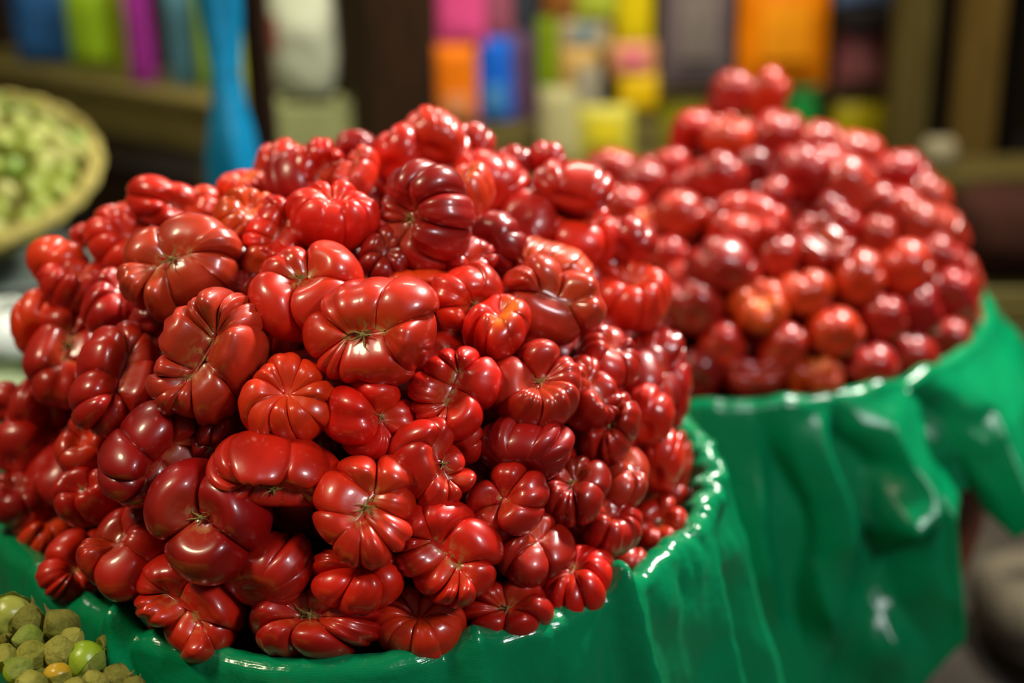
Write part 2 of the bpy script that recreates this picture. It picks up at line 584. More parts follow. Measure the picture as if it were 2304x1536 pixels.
# centre px, centre py, long px, short px, angle of the long side, stem direction (right, up, towards us +1 / away -1),
# lobes, kind, colour, extra lift towards the lens, flags (s stem, y yellow shoulder, k corky scar), label
NEAR = [
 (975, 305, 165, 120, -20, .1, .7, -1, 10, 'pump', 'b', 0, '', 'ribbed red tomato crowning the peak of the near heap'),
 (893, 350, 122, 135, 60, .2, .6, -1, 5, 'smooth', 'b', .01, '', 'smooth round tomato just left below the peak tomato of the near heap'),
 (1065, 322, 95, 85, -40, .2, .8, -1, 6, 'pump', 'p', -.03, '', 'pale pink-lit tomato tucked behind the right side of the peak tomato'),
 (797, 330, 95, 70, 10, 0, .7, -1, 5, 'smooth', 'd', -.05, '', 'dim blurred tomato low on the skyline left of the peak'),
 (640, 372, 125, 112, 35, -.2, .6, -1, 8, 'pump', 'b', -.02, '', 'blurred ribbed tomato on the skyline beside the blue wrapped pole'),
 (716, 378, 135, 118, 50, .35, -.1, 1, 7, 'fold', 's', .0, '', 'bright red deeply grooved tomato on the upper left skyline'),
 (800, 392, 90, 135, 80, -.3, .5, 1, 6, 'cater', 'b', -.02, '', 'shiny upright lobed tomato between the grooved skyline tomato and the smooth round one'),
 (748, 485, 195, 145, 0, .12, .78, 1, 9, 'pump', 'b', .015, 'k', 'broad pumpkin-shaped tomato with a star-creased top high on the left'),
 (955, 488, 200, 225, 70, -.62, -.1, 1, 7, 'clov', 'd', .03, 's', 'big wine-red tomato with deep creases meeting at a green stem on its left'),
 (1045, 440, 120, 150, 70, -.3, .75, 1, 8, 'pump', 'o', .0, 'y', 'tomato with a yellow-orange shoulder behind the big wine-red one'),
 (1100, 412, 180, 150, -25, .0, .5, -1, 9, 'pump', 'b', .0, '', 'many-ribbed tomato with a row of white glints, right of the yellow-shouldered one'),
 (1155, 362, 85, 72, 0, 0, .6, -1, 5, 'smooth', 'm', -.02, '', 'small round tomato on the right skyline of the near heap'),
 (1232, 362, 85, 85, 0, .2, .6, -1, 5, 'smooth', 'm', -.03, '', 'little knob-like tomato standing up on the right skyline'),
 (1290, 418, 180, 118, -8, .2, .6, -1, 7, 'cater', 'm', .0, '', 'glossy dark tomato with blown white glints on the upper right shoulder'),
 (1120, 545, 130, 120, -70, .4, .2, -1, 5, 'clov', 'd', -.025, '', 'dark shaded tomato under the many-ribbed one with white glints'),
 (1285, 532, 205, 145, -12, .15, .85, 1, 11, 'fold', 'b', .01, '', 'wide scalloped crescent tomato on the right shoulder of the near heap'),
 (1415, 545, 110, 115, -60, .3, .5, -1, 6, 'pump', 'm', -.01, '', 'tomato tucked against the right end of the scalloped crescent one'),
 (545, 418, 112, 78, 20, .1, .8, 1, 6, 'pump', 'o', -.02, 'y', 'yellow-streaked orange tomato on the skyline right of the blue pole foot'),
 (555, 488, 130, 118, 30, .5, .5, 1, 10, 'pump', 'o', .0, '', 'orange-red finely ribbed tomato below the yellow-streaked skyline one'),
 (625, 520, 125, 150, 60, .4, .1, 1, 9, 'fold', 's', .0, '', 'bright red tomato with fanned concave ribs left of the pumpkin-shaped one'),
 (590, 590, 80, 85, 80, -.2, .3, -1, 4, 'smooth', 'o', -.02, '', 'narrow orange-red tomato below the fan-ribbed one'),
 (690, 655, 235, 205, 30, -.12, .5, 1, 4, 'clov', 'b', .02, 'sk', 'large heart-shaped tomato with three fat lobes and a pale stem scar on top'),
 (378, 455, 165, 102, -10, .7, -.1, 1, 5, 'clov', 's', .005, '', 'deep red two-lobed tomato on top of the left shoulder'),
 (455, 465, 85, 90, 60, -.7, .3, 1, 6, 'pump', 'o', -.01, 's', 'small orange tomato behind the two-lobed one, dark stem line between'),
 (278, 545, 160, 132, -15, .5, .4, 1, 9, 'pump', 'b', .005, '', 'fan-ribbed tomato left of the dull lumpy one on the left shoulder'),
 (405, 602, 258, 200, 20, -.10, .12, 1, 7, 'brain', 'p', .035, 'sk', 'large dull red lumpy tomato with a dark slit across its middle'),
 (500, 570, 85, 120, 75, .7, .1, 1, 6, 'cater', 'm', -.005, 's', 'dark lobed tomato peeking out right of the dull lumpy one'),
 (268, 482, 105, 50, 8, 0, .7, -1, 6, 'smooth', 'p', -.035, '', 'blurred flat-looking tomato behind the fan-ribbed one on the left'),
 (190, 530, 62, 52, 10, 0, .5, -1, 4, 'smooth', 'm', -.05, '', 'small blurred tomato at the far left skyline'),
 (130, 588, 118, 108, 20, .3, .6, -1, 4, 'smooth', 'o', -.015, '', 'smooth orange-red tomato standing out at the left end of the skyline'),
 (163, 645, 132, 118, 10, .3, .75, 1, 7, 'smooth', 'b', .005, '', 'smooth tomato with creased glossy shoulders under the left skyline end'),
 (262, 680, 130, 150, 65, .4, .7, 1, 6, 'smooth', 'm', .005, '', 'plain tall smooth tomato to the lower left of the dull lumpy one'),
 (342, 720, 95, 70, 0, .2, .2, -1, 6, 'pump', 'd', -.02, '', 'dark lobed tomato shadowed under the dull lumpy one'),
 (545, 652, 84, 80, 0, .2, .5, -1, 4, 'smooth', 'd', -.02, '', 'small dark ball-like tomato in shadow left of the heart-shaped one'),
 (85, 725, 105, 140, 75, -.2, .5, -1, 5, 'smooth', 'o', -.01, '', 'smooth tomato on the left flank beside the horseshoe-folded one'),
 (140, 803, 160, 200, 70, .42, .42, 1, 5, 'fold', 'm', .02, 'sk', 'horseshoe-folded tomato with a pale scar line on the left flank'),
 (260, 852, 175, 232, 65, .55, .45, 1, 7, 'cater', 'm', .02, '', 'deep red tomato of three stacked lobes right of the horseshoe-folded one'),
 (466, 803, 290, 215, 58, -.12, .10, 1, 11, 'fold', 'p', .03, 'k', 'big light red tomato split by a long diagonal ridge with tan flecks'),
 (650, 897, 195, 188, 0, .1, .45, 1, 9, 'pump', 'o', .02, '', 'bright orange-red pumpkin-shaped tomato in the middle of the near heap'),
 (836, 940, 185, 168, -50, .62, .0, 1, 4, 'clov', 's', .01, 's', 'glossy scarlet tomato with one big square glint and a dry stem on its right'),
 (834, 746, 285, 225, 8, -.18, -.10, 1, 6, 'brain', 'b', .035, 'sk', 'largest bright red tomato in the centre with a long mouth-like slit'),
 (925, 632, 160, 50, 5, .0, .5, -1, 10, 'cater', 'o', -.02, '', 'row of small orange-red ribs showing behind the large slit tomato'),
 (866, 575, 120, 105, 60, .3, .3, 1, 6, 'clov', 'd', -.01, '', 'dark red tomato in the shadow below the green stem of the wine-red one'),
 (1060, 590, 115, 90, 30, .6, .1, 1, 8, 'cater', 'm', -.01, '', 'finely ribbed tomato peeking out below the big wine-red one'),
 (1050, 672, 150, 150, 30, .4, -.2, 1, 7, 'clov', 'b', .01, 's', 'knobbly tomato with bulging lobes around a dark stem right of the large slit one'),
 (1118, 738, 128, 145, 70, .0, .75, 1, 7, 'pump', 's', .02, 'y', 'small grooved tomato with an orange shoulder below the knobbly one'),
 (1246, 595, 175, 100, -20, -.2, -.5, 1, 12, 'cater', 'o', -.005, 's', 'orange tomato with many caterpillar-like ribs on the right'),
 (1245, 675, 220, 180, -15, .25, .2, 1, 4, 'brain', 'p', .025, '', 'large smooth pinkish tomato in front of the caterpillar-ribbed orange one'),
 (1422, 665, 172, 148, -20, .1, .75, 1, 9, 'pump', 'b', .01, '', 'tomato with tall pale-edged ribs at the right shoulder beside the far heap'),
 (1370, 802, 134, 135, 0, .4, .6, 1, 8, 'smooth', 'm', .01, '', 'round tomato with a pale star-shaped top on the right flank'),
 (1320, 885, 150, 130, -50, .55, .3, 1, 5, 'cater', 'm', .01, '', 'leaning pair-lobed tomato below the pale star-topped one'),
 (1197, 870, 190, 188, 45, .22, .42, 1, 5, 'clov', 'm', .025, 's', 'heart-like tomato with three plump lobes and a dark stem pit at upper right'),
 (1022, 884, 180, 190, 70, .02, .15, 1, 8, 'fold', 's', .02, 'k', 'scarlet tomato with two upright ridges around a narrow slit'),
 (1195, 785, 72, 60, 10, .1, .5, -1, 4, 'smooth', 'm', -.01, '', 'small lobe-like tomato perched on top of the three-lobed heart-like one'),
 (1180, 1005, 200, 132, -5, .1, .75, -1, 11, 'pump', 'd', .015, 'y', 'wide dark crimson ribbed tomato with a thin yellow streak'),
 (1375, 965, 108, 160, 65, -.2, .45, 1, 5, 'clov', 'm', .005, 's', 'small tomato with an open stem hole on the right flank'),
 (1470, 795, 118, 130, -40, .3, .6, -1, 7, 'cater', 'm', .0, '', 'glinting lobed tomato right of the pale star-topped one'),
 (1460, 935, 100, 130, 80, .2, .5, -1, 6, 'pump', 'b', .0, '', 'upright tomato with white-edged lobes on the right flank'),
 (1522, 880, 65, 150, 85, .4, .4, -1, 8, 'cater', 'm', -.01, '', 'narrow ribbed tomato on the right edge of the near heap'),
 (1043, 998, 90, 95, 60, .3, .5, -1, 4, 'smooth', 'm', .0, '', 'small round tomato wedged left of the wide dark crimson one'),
 (972, 1045, 190, 160, -58, .62, .22, 1, 7, 'cater', 'b', .02, 's', 'stacked-rib tomato leaning right with a yellowish dry stem'),
 (622, 1055, 265, 165, -24, .15, -.62, 1, 9, 'cater', 'b', .025, 's', 'long caterpillar-ribbed tomato below the orange-red pumpkin-shaped one'),
 (345, 1020, 225, 190, 35, .65, -.15, 1, 8, 'cater', 'd', .015, '', 'dark crimson tomato with slanting ribs on the left, green stem bits at right'),
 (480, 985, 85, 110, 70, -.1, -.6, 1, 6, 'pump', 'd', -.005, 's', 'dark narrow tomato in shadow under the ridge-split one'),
 (190, 1000, 112, 130, 75, .1, .6, 1, 4, 'clov', 'b', .0, '', 'two-lobed tomato below the stacked three-lobed one'),
 (40, 1010, 112, 120, 80, .1, .5, -1, 4, 'smooth', 'm', -.005, '', 'smooth plain tomato touching the left frame edge'),
 (110, 1020, 72, 100, 80, .3, .4, -1, 5, 'smooth', 'o', -.01, '', 'narrow orange-red tomato right of the smooth one at the left edge'),
 (40, 1122, 125, 112, 10, .2, .7, 1, 8, 'pump', 'd', .0, '', 'dark ribbed tomato at the left edge just above the green sheet'),
 (15, 905, 90, 90, 30, 0, .5, -1, 5, 'smooth', 'm', -.03, '', 'blurred tomato at the left edge beside the pale green background'),
 (62, 930, 80, 150, 80, 0, .5, -1, 5, 'pump', 'm', -.015, '', 'upright dim tomato on the left flank above the smooth one'),
 (118, 925, 85, 105, 70, .2, .3, -1, 5, 'smooth', 'm', -.01, '', 'shaded tomato under the horseshoe-folded one'),
 (112, 1160, 135, 165, 60, .5, .55, 1, 7, 'cater', 'o', .01, '', 'orange-red ribbed tomato above the sheet on the lower left'),
 (195, 1118, 140, 125, 20, -.2, .62, 1, 4, 'clov', 'm', .015, 's', 'smooth dark tomato with an upright pale stem on the lower left'),
 (105, 1235, 85, 62, -5, 0, .5, -1, 5, 'smooth', 'd', .0, '', 'small tomato pressed between the sheet rim and the orange-red ribbed one'),
 (180, 1272, 140, 140, 40, .6, .5, 1, 8, 'cater', 'b', .015, 'k', 'red tomato with short stacked ribs resting on the left sheet rim'),
 (285, 1235, 170, 200, 70, -.3, .6, 1, 5, 'clov', 'm', .02, '', 'big smooth-lobed tomato right of the short-ribbed one on the sheet rim'),
 (468, 1172, 255, 240, -30, -.10, .12, 1, 3, 'clov', 'd', .03, 'sk', 'three-lobed clover tomato with a pale stem in its centre'),
 (430, 1365, 240, 175, -40, -.05, .10, 1, 7, 'fold', 'b', .02, 'k', 'kidney-shaped tomato with a diagonal slit low on the front rim'),
 (600, 1282, 200, 165, 35, .3, .55, -1, 8, 'pump', 'm', .01, '', 'tomato with slanting ribs between the clover one and the two-bulge one'),
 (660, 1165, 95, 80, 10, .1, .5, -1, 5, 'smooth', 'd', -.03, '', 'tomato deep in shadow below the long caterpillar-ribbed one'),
 (820, 1150, 220, 235, 60, .10, .28, 1, 8, 'brain', 'b', .03, 'sk', 'big many-lobed tomato with a small stem in its upper half, lower middle'),
 (803, 1302, 192, 138, 0, .05, .72, 1, 6, 'pump', 's', .015, '', 'wide pumpkin-shaped tomato with two fat bulges below the many-lobed one'),
 (712, 1402, 262, 155, 0, -.05, .50, 1, 7, 'clov', 'm', .02, 'sk', 'tomato of four round lobes around a thin scar on the front rim'),
 (943, 1402, 190, 148, -5, .0, .72, 1, 10, 'pump', 'b', .015, '', 'smooth fan-creased tomato at the lowest point of the front rim'),
 (1012, 1240, 235, 195, -45, .0, .08, 1, 9, 'fold', 's', .025, 'k', 'tomato halved by a long diagonal slit with lobes on both sides'),
 (1142, 1128, 180, 150, 35, -.30, .30, 1, 5, 'clov', 'm', .02, 'k', 'crimson tomato halved by a crooked upright crease, right of centre'),
 (1295, 1105, 130, 150, 70, -.1, .60, 1, 6, 'clov', 'm', .01, 's', 'tomato with a dark stem pit at its top on the right flank'),
 (1400, 1075, 110, 135, 75, .4, .6, 1, 5, 'smooth', 'p', .0, '', 'dull rosy tomato with a pale dented top on the right flank'),
 (1488, 1035, 95, 140, 80, .3, .5, -1, 6, 'pump', 'b', -.005, '', 'upright lobed tomato near the crumpled right sheet rim'),
 (1525, 1045, 62, 140, 85, .5, .3, -1, 6, 'pump', 'm', -.015, '', 'narrow tomato touching the upper right sheet rim'),
 (1375, 1185, 132, 125, 10, .2, .7, 1, 9, 'pump', 'm', .01, '', 'ribbed tomato with pale lines in the lower right of the near heap'),
 (1482, 1180, 110, 125, 60, .0, .4, 1, 6, 'clov', 'b', .005, 's', 'star-creased tomato beside the crumpled right rim'),
 (1512, 1120, 60, 70, 60, .4, .3, -1, 5, 'smooth', 'm', -.01, '', 'small tomato behind the star-creased one at the right rim'),
 (1205, 1235, 150, 148, 50, .3, .7, 1, 4, 'smooth', 'm', .015, '', 'smooth round tomato with a tiny pimple in the lower right'),
 (1295, 1310, 150, 160, 70, -.2, .75, 1, 11, 'pump', 's', .015, 's', 'fan-ribbed tomato above the pointed fold of the front rim'),
 (1405, 1275, 88, 92, 60, .2, .5, -1, 6, 'smooth', 'p', .0, '', 'small tomato in the lower right corner just over the sheet rim'),
 (1138, 1375, 195, 140, 8, -.02, .45, 1, 6, 'pump', 'm', .015, 'sk', 'tomato with two groups of lobes around a dry stem on the front rim'),
]

FAR = [
 (1648, 215, 105, 110, 60, 0, .4, -1, 5, 'smooth', 'm', 0, '', 'left half of the pair crowning the far heap, a round blurred tomato'),
 (1725, 215, 95, 120, 70, .2, .5, -1, 5, 'pump', 'o', 0, '', 'right-hand topmost blurred tomato of the far heap with an orange top'),
 (1555, 298, 92, 110, 70, 0, .6, -1, 4, 'smooth', 'b', 0, '', 'blurred tomato on the left below the far crown, big white glint'),
 (1634, 305, 118, 100, 0, 0, .8, 1, 6, 'pump', 'o', .02, 's', 'blurred tomato with a pale stem directly below the far crown'),
 (1745, 302, 115, 105, -10, .1, .6, -1, 5, 'smooth', 'm', .01, '', 'blurred dark tomato below the right of the far crown'),
 (1838, 312, 110, 82, 0, 0, .6, -1, 6, 'pump', 'p', -.03, '', 'pale washed-out tomato on the far skyline right of the crown'),
 (1930, 338, 130, 90, -20, 0, .6, -1, 7, 'pump', 'p', -.02, '', 'pale pinkish ribbed tomato on the far right skyline'),
 (1510, 375, 80, 80, 0, 0, .5, -1, 4, 'smooth', 'p', -.03, '', 'faint tomato in the dip left of the far crown'),
 (1615, 400, 125, 110, 10, .1, .5, -1, 6, 'pump', 'm', .01, '', 'wide dull tomato beneath the stemmed one of the far heap'),
 (1695, 375, 75, 85, 80, .1, .4, -1, 4, 'smooth', 'd', -.03, '', 'dark little tomato in the cleft under the far crown'),
 (1800, 390, 130, 130, -30, .2, .5, -1, 7, 'pump', 'm', .01, '', 'far tomato with two bright white light spots, right of the cleft'),
 (1918, 425, 130, 140, -50, .2, .4, -1, 9, 'cater', 'p', .01, '', 'far tomato with curved pale ribs on the right shoulder'),
 (2020, 400, 120, 120, -50, .2, .5, -1, 8, 'pump', 'm', -.01, '', 'far tomato on the steep right skyline below the pale ribbed one'),
 (2090, 445, 90, 110, -55, .2, .5, -1, 7, 'pump', 'p', -.02, '', 'small pale tomato on the right skyline, mid height of the far heap'),
 (1445, 410, 115, 95, 10, 0, .5, -1, 7, 'pump', 'm', -.02, '', 'far tomato at the left shoulder over the glossy near one'),
 (1370, 375, 120, 80, 0, 0, .5, -1, 6, 'pump', 'p', -.05, '', 'washed-out far tomato in the gap above the near heap shoulder'),
 (1400, 465, 100, 90, 0, 0, .5, -1, 5, 'smooth', 'b', .0, '', 'far tomato directly above the yellow-orange one in the gap'),
 (1452, 508, 75, 75, 0, 0, .6, 1, 5, 'pump', 'o', .0, 'y', 'yellow-orange far tomato in the gap between the two heaps'),
 (1530, 487, 118, 105, 0, .1, .5, -1, 4, 'smooth', 'b', .01, '', 'plain red far tomato left of the striped-looking lobed one'),
 (1550, 420, 90, 80, 0, .1, .5, -1, 4, 'smooth', 'm', -.01, '', 'far tomato wedged above the plain red one on the left'),
 (1680, 508, 160, 135, -20, 0, .5, 1, 9, 'fold', 'b', .015, '', 'widest lobed far tomato in the upper middle of the far heap'),
 (1735, 445, 80, 85, 80, 0, .4, -1, 5, 'smooth', 'm', -.01, '', 'far tomato with a small glint under the cleft'),
 (1845, 550, 135, 120, -50, 0, .4, 1, 7, 'fold', 'm', .01, '', 'far tomato with a bent white streak near the middle'),
 (1895, 505, 85, 80, 0, .1, .5, -1, 5, 'smooth', 'm', -.01, '', 'small far tomato above the bent white streak one'),
 (1970, 540, 75, 100, 80, .1, .5, -1, 5, 'smooth', 'p', -.005, '', 'upright pale far tomato left of the orange-tinged one'),
 (2080, 505, 150, 110, -20, .1, .5, -1, 9, 'cater', 'p', .0, '', 'long pale ribbed far tomato on the right flank'),
 (2140, 530, 70, 90, -60, .2, .4, -1, 6, 'pump', 'p', -.02, '', 'edge tomato right of the long pale ribbed far one'),
 (1632, 597, 150, 112, -20, 0, .5, -1, 4, 'smooth', 'm', .02, '', 'egg-like far tomato with a long white glint on top'),
 (1745, 580, 90, 95, 60, 0, .4, -1, 5, 'pump', 'b', .0, '', 'far tomato right of the egg-like glinting one'),
 (1500, 580, 90, 90, 0, 0, .4, -1, 5, 'smooth', 'b', -.01, '', 'far tomato peeking out beside the near heap, left of the egg-like one'),
 (1928, 625, 112, 118, 10, .1, .6, -1, 5, 'pump', 'o', .015, '', 'round orange-red far tomato with a pale top, right of middle'),
 (2035, 607, 120, 118, -20, .1, .5, -1, 5, 'pump', 'o', .01, 'y', 'orange-tinged far tomato with the brightest glint, right flank'),
 (2115, 585, 90, 110, -60, .2, .4, -1, 6, 'pump', 'm', -.005, '', 'far tomato right behind the orange-tinged bright one'),
 (1560, 690, 115, 120, 20, 0, .5, -1, 4, 'smooth', 'm', .005, '', 'dark round far tomato next to the near heap, mid height'),
 (1535, 625, 75, 70, 0, 0, .5, -1, 4, 'smooth', 'p', -.005, '', 'small far tomato with a pale spot above the dark round one'),
 (1705, 692, 120, 115, 0, 0, .6, 1, 8, 'pump', 'o', .01, 'y', 'far tomato with a yellowish creased top, centre left'),
 (1808, 660, 118, 98, -5, 0, .5, -1, 4, 'smooth', 'o', .01, '', 'smooth squat far tomato left of the round orange-red one'),
 (1985, 718, 100, 100, 0, .1, .5, -1, 4, 'smooth', 'm', .005, '', 'far tomato below the round orange-red pale-topped one'),
 (2065, 700, 95, 110, -70, .1, .5, -1, 4, 'smooth', 'd', .0, '', 'dark far tomato below the orange-tinged bright one'),
 (2140, 660, 100, 110, -60, .2, .4, -1, 6, 'pump', 'm', .0, '', 'far tomato on the right flank above the sheet corner'),
 (2180, 630, 55, 110, -75, .2, .4, -1, 6, 'pump', 'p', -.02, '', 'rim-lit narrow far tomato on the right-hand outline'),
 (1625, 775, 92, 98, 20, 0, .5, -1, 4, 'smooth', 'b', .0, '', 'bright little round far tomato low on the left'),
 (1762, 782, 90, 105, 75, 0, .5, -1, 5, 'smooth', 'b', .005, '', 'upright far tomato under the yellowish creased one'),
 (1878, 748, 120, 105, -10, 0, .5, -1, 5, 'smooth', 'o', .01, '', 'broad plain orange-red far tomato under the smooth squat one'),
 (1560, 842, 105, 110, 0, 0, .5, -1, 4, 'smooth', 'd', .0, '', 'dark far tomato at the rim nearest the near heap'),
 (1700, 852, 132, 88, 0, 0, .5, 1, 7, 'cater', 'm', .005, '', 'lumpy lobed far tomato resting on the green rim'),
 (1848, 845, 90, 85, 0, 0, .6, 1, 6, 'pump', 'o', .005, 'y', 'orange-yellow far tomato on the green rim'),
 (1795, 850, 70, 82, 80, 0, .5, -1, 5, 'smooth', 'o', -.005, 'y', 'ochre far tomato just left of the orange-yellow one on the rim'),
 (1950, 820, 125, 95, 15, .1, .5, -1, 5, 'smooth', 'm', .005, '', 'oblong far tomato right of the orange-yellow rim one'),
 (2050, 800, 115, 95, -20, .1, .5, -1, 6, 'smooth', 'm', .005, '', 'far tomato on the rim with a slanted white glint'),
 (2130, 765, 95, 95, -40, .2, .5, -1, 6, 'smooth', 'm', .0, '', 'far tomato close to the right bend of the green rim'),
 (2188, 730, 62, 90, -70, .3, .4, -1, 7, 'pump', 'p', -.005, '', 'rim-lit far tomato at the right end of the green rim'),
 (1870, 470, 80, 70, 0, .1, .5, -1, 5, 'smooth', 'd', -.02, '', 'dark far tomato in the hollow below the two-spot one'),
 (1590, 500, 70, 90, 80, 0, .5, -1, 5, 'smooth', 'd', -.025, '', 'shaded far tomato between the plain red and the widest lobed ones'),
 (1985, 460, 85, 100, -50, .1, .5, -1, 6, 'pump', 'p', .0, '', 'pale far tomato between the curved-rib one and the right skyline'),
 (1920, 690, 70, 70, 0, 0, .5, -1, 4, 'smooth', 'd', -.02, '', 'shaded far tomato below left of the round orange-red one'),
]


def build_pile(rows, c, rad, res, nv, heapname, group, deep=1.0):
    n = len(rows)
    pos, dep, half = [], [], []
    for (px, py, W, H, *rest) in rows:
        p, t = on_ellipsoid(px, py, c, rad)
        lift = rest[8-0] if False else rest[7]
        t2 = t-lift
        pos.append([px, py, t2])
        half.append((.5*W+.5*H)*.25*2/2/FPX*t2*2/1.0)
    t0 = np.array([p[2] for p in pos])
    tt = t0.copy()
    rays = np.array([ray(p[0], p[1]) for p in pos])
    r = np.array(half)*.80
    for it in range(60):                       # let neighbours settle against each other along the view
        X = CAM+rays*tt[:, None]
        D = X[:, None]-X[None]
        dist = np.sqrt((D**2).sum(-1))+np.eye(n)
        ov = np.clip((r[:, None]+r[None])-dist, 0, None)*(1-np.eye(n))
        sgn = np.sign(tt[:, None]-tt[None])
        tt = tt+.12*(ov*sgn).sum(1)*.5+.06*(t0-tt)
    outs = []
    for i, (px, py, W, H, ang, sx, sy, fc, nl, kind, col, lift, flags, label) in enumerate(rows):
        if abs(ang) > 45 and H > W:             # the long side follows the given direction
            W, H = H, W
        t = tt[i]
        P0 = CAM+rays[i]*t
        a = math.radians(ang)
        nz = fc*math.sqrt(max(.02, 1-sx*sx-sy*sy))
        nvec = np.array([sx, sy, nz])
        nvec /= np.linalg.norm(nvec)
        xv = np.array([math.cos(a), math.sin(a), 0])
        xv = xv-nvec*(xv@nvec)
        xv /= np.linalg.norm(xv)
        yv = np.cross(nvec, xv)
        asp = max(1.0, W/H) if abs(nz) > .75 else 1.12
        V, mk, F, st = tomato_verts(nl, kind, 1000+i*7+len(heapname), res, nv, .74, min(asp, 1.5))
        B = np.stack([xv, yv, nvec], axis=1)   # local -> camera axes
        Vc = V@B.T
        stc = B@st
        e1 = np.array([math.cos(a), math.sin(a), 0])
        e2 = np.array([-math.sin(a), math.cos(a), 0])
        s1, s2 = Vc@e1, Vc@e2
        w1, w2 = (s1.max()-s1.min())/2, (s2.max()-s2.min())/2
        grow = 1.12 if py > 420 else 1.05
        hw, hh = W/2/FPX*t*grow, H/2/FPX*t*grow
        k1, k2 = hw/w1, hh/w2
        k3 = math.sqrt(k1*k2)*1.05
        Rm = np.stack([e1, e2, np.array([0, 0, 1.0])], axis=0)
        S = Rm.T@np.diag([k1, k2, k3])@Rm
        Vc = Vc@S.T
        cen = (Vc.max(0)+Vc.min(0))/2
        cen[2] = 0
        Vc -= cen
        stc = S@stc-cen
        Vw = Vc@M.T
        me = finish_tomato_mesh(Vw, mk, F, 1.0 if 'k' in flags else .28, 1.0 if 'y' in flags else .10)
        o = obj('tomato', me, None, P0)
        rg = random.Random(i*3+1)
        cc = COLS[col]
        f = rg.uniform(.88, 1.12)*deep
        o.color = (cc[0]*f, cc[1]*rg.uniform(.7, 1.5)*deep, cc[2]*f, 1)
        tag(o, label, 'tomato', group)
        if 's' in flags:
            nw = M@nvec
            add_stem(o, M@stc+nw*.002, nw, .0095*(hw/.04), i)
        outs.append((P0, max(hw, hh)))
    return outs


near = build_pile(NEAR, C1, DOME1, 108, 38, 'near', 'tomatoes of the near heap')
far = build_pile(FAR, C2, DOME2, 64, 24, 'farther', 'tomatoes of the far heap', .85)

# under-layers: tomatoes glimpsed in the gaps, and the heaps' far sides
protos = []
for i, (nl, kd) in enumerate(((7, 'pump'), (5, 'clov'), (8, 'cater'), (4, 'smooth'), (9, 'pump'), (6, 'brain'))):
    V, mk, F, st = tomato_verts(nl, kd, 500+i, 64, 22, .74, 1.1)
    protos.append(finish_tomato_mesh(V, mk, F, .3, .1))


# outline of each heap seen from the stall front; hidden tomatoes stay below it
SKY1 = ([-200, 0, 70, 200, 300, 420, 500, 590, 740, 850, 960, 1090, 1190, 1270, 1380, 1470, 1510, 1550, 1560, 1570],
        [1000, 860, 575, 505, 420, 430, 390, 335, 315, 285, 268, 310, 340, 345, 385, 500, 610, 800, 1050, 1300])
SKY2 = ([1000, 1300, 1500, 1530, 1600, 1680, 1780, 1850, 1930, 2030, 2100, 2170, 2210, 2225],
        [420, 365, 350, 270, 200, 185, 275, 295, 315, 365, 435, 535, 650, 800])


def fillers(c, rad, shrink, spacing, size, rows, tops, label, group, seed, want, floor_=.10):
    rg = np.random.default_rng(seed)
    pts = []
    free = list(range(len(rows)))
    for _ in range(5000):
        d = rg.normal(size=3)
        d[2] = abs(d[2]) if rg.random() < .75 else -.2*abs(d[2])
        d /= np.linalg.norm(d)
        p = c+d*(rad-shrink)+np.array([0, 0, -.01])
        view = p-CAM
        front = (d@(-view/np.linalg.norm(view)))
        if not want(front, d) or d[2] < floor_:
            continue
        dpt = (p-CAM)@FWD
        ppx, ppy, prad = 1152+FPX*((p-CAM)@RT)/dpt, 768-FPX*((p-CAM)@UP)/dpt, FPX*size/dpt
        sky = SKY1 if c is C1 else SKY2
        if any(ppy+prad*.85*math.sin(g) < np.interp(ppx+prad*math.cos(g), *sky) for g in (-2.6, -2, -1.57, -1.1, -.5, 0, 3.14)):
            continue
        if any(np.linalg.norm(p-q) < spacing for q in pts):
            continue
        if any(np.linalg.norm(p-q) < h*.45+size*.42 for q, h in tops):
            continue
        pts.append(p)
        o = bpy.data.objects.new('tomato', protos[len(pts) % 6])
        link(o)
        o.location = p.tolist()
        s = size*rg.uniform(.88, 1.12)
        o.scale = (s, s, s)
        o.rotation_euler = rg.uniform(0, 6.28, 3).tolist()
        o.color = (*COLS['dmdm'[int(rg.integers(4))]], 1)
        lab = label
        if rows and free:                       # named after the top tomato that it lies behind
            e = p-CAM
            dep_ = e@FWD
            px, py = 1152+FPX*(e@RT)/dep_, 768-FPX*(e@UP)/dep_
            k = min(free, key=lambda q: (rows[q][0]-px)**2+(rows[q][1]-py)**2)
            words = rows[k][-1].split()
            if len(words) > 12:
                cut = [q for q, w in enumerate(words) if q > 3 and w in ('with', 'on', 'of', 'below', 'left', 'right', 'beside', 'at', 'in', 'between')]
                cut = [q for q in cut if q <= 12]
                words = words[:cut[-1]] if cut else words[:12]
            if (rows[k][0]-px)**2+(rows[k][1]-py)**2 < 130**2:
                free.remove(k)
                lab = 'tomato buried behind the '+' '.join(words).rstrip(',')
        tag(o, lab, 'tomato', group)
    return len(pts)


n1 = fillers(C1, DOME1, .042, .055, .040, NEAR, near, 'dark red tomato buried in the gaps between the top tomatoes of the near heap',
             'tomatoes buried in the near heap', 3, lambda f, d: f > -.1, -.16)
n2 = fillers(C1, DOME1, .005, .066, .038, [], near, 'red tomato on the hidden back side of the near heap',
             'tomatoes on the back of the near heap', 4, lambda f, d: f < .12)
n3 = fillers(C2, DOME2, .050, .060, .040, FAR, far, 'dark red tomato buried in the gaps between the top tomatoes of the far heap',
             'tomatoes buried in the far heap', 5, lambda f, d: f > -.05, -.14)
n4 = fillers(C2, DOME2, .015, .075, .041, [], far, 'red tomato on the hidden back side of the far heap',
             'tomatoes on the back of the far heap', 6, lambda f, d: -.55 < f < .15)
print('fillers', n1, n2, n3, n4)


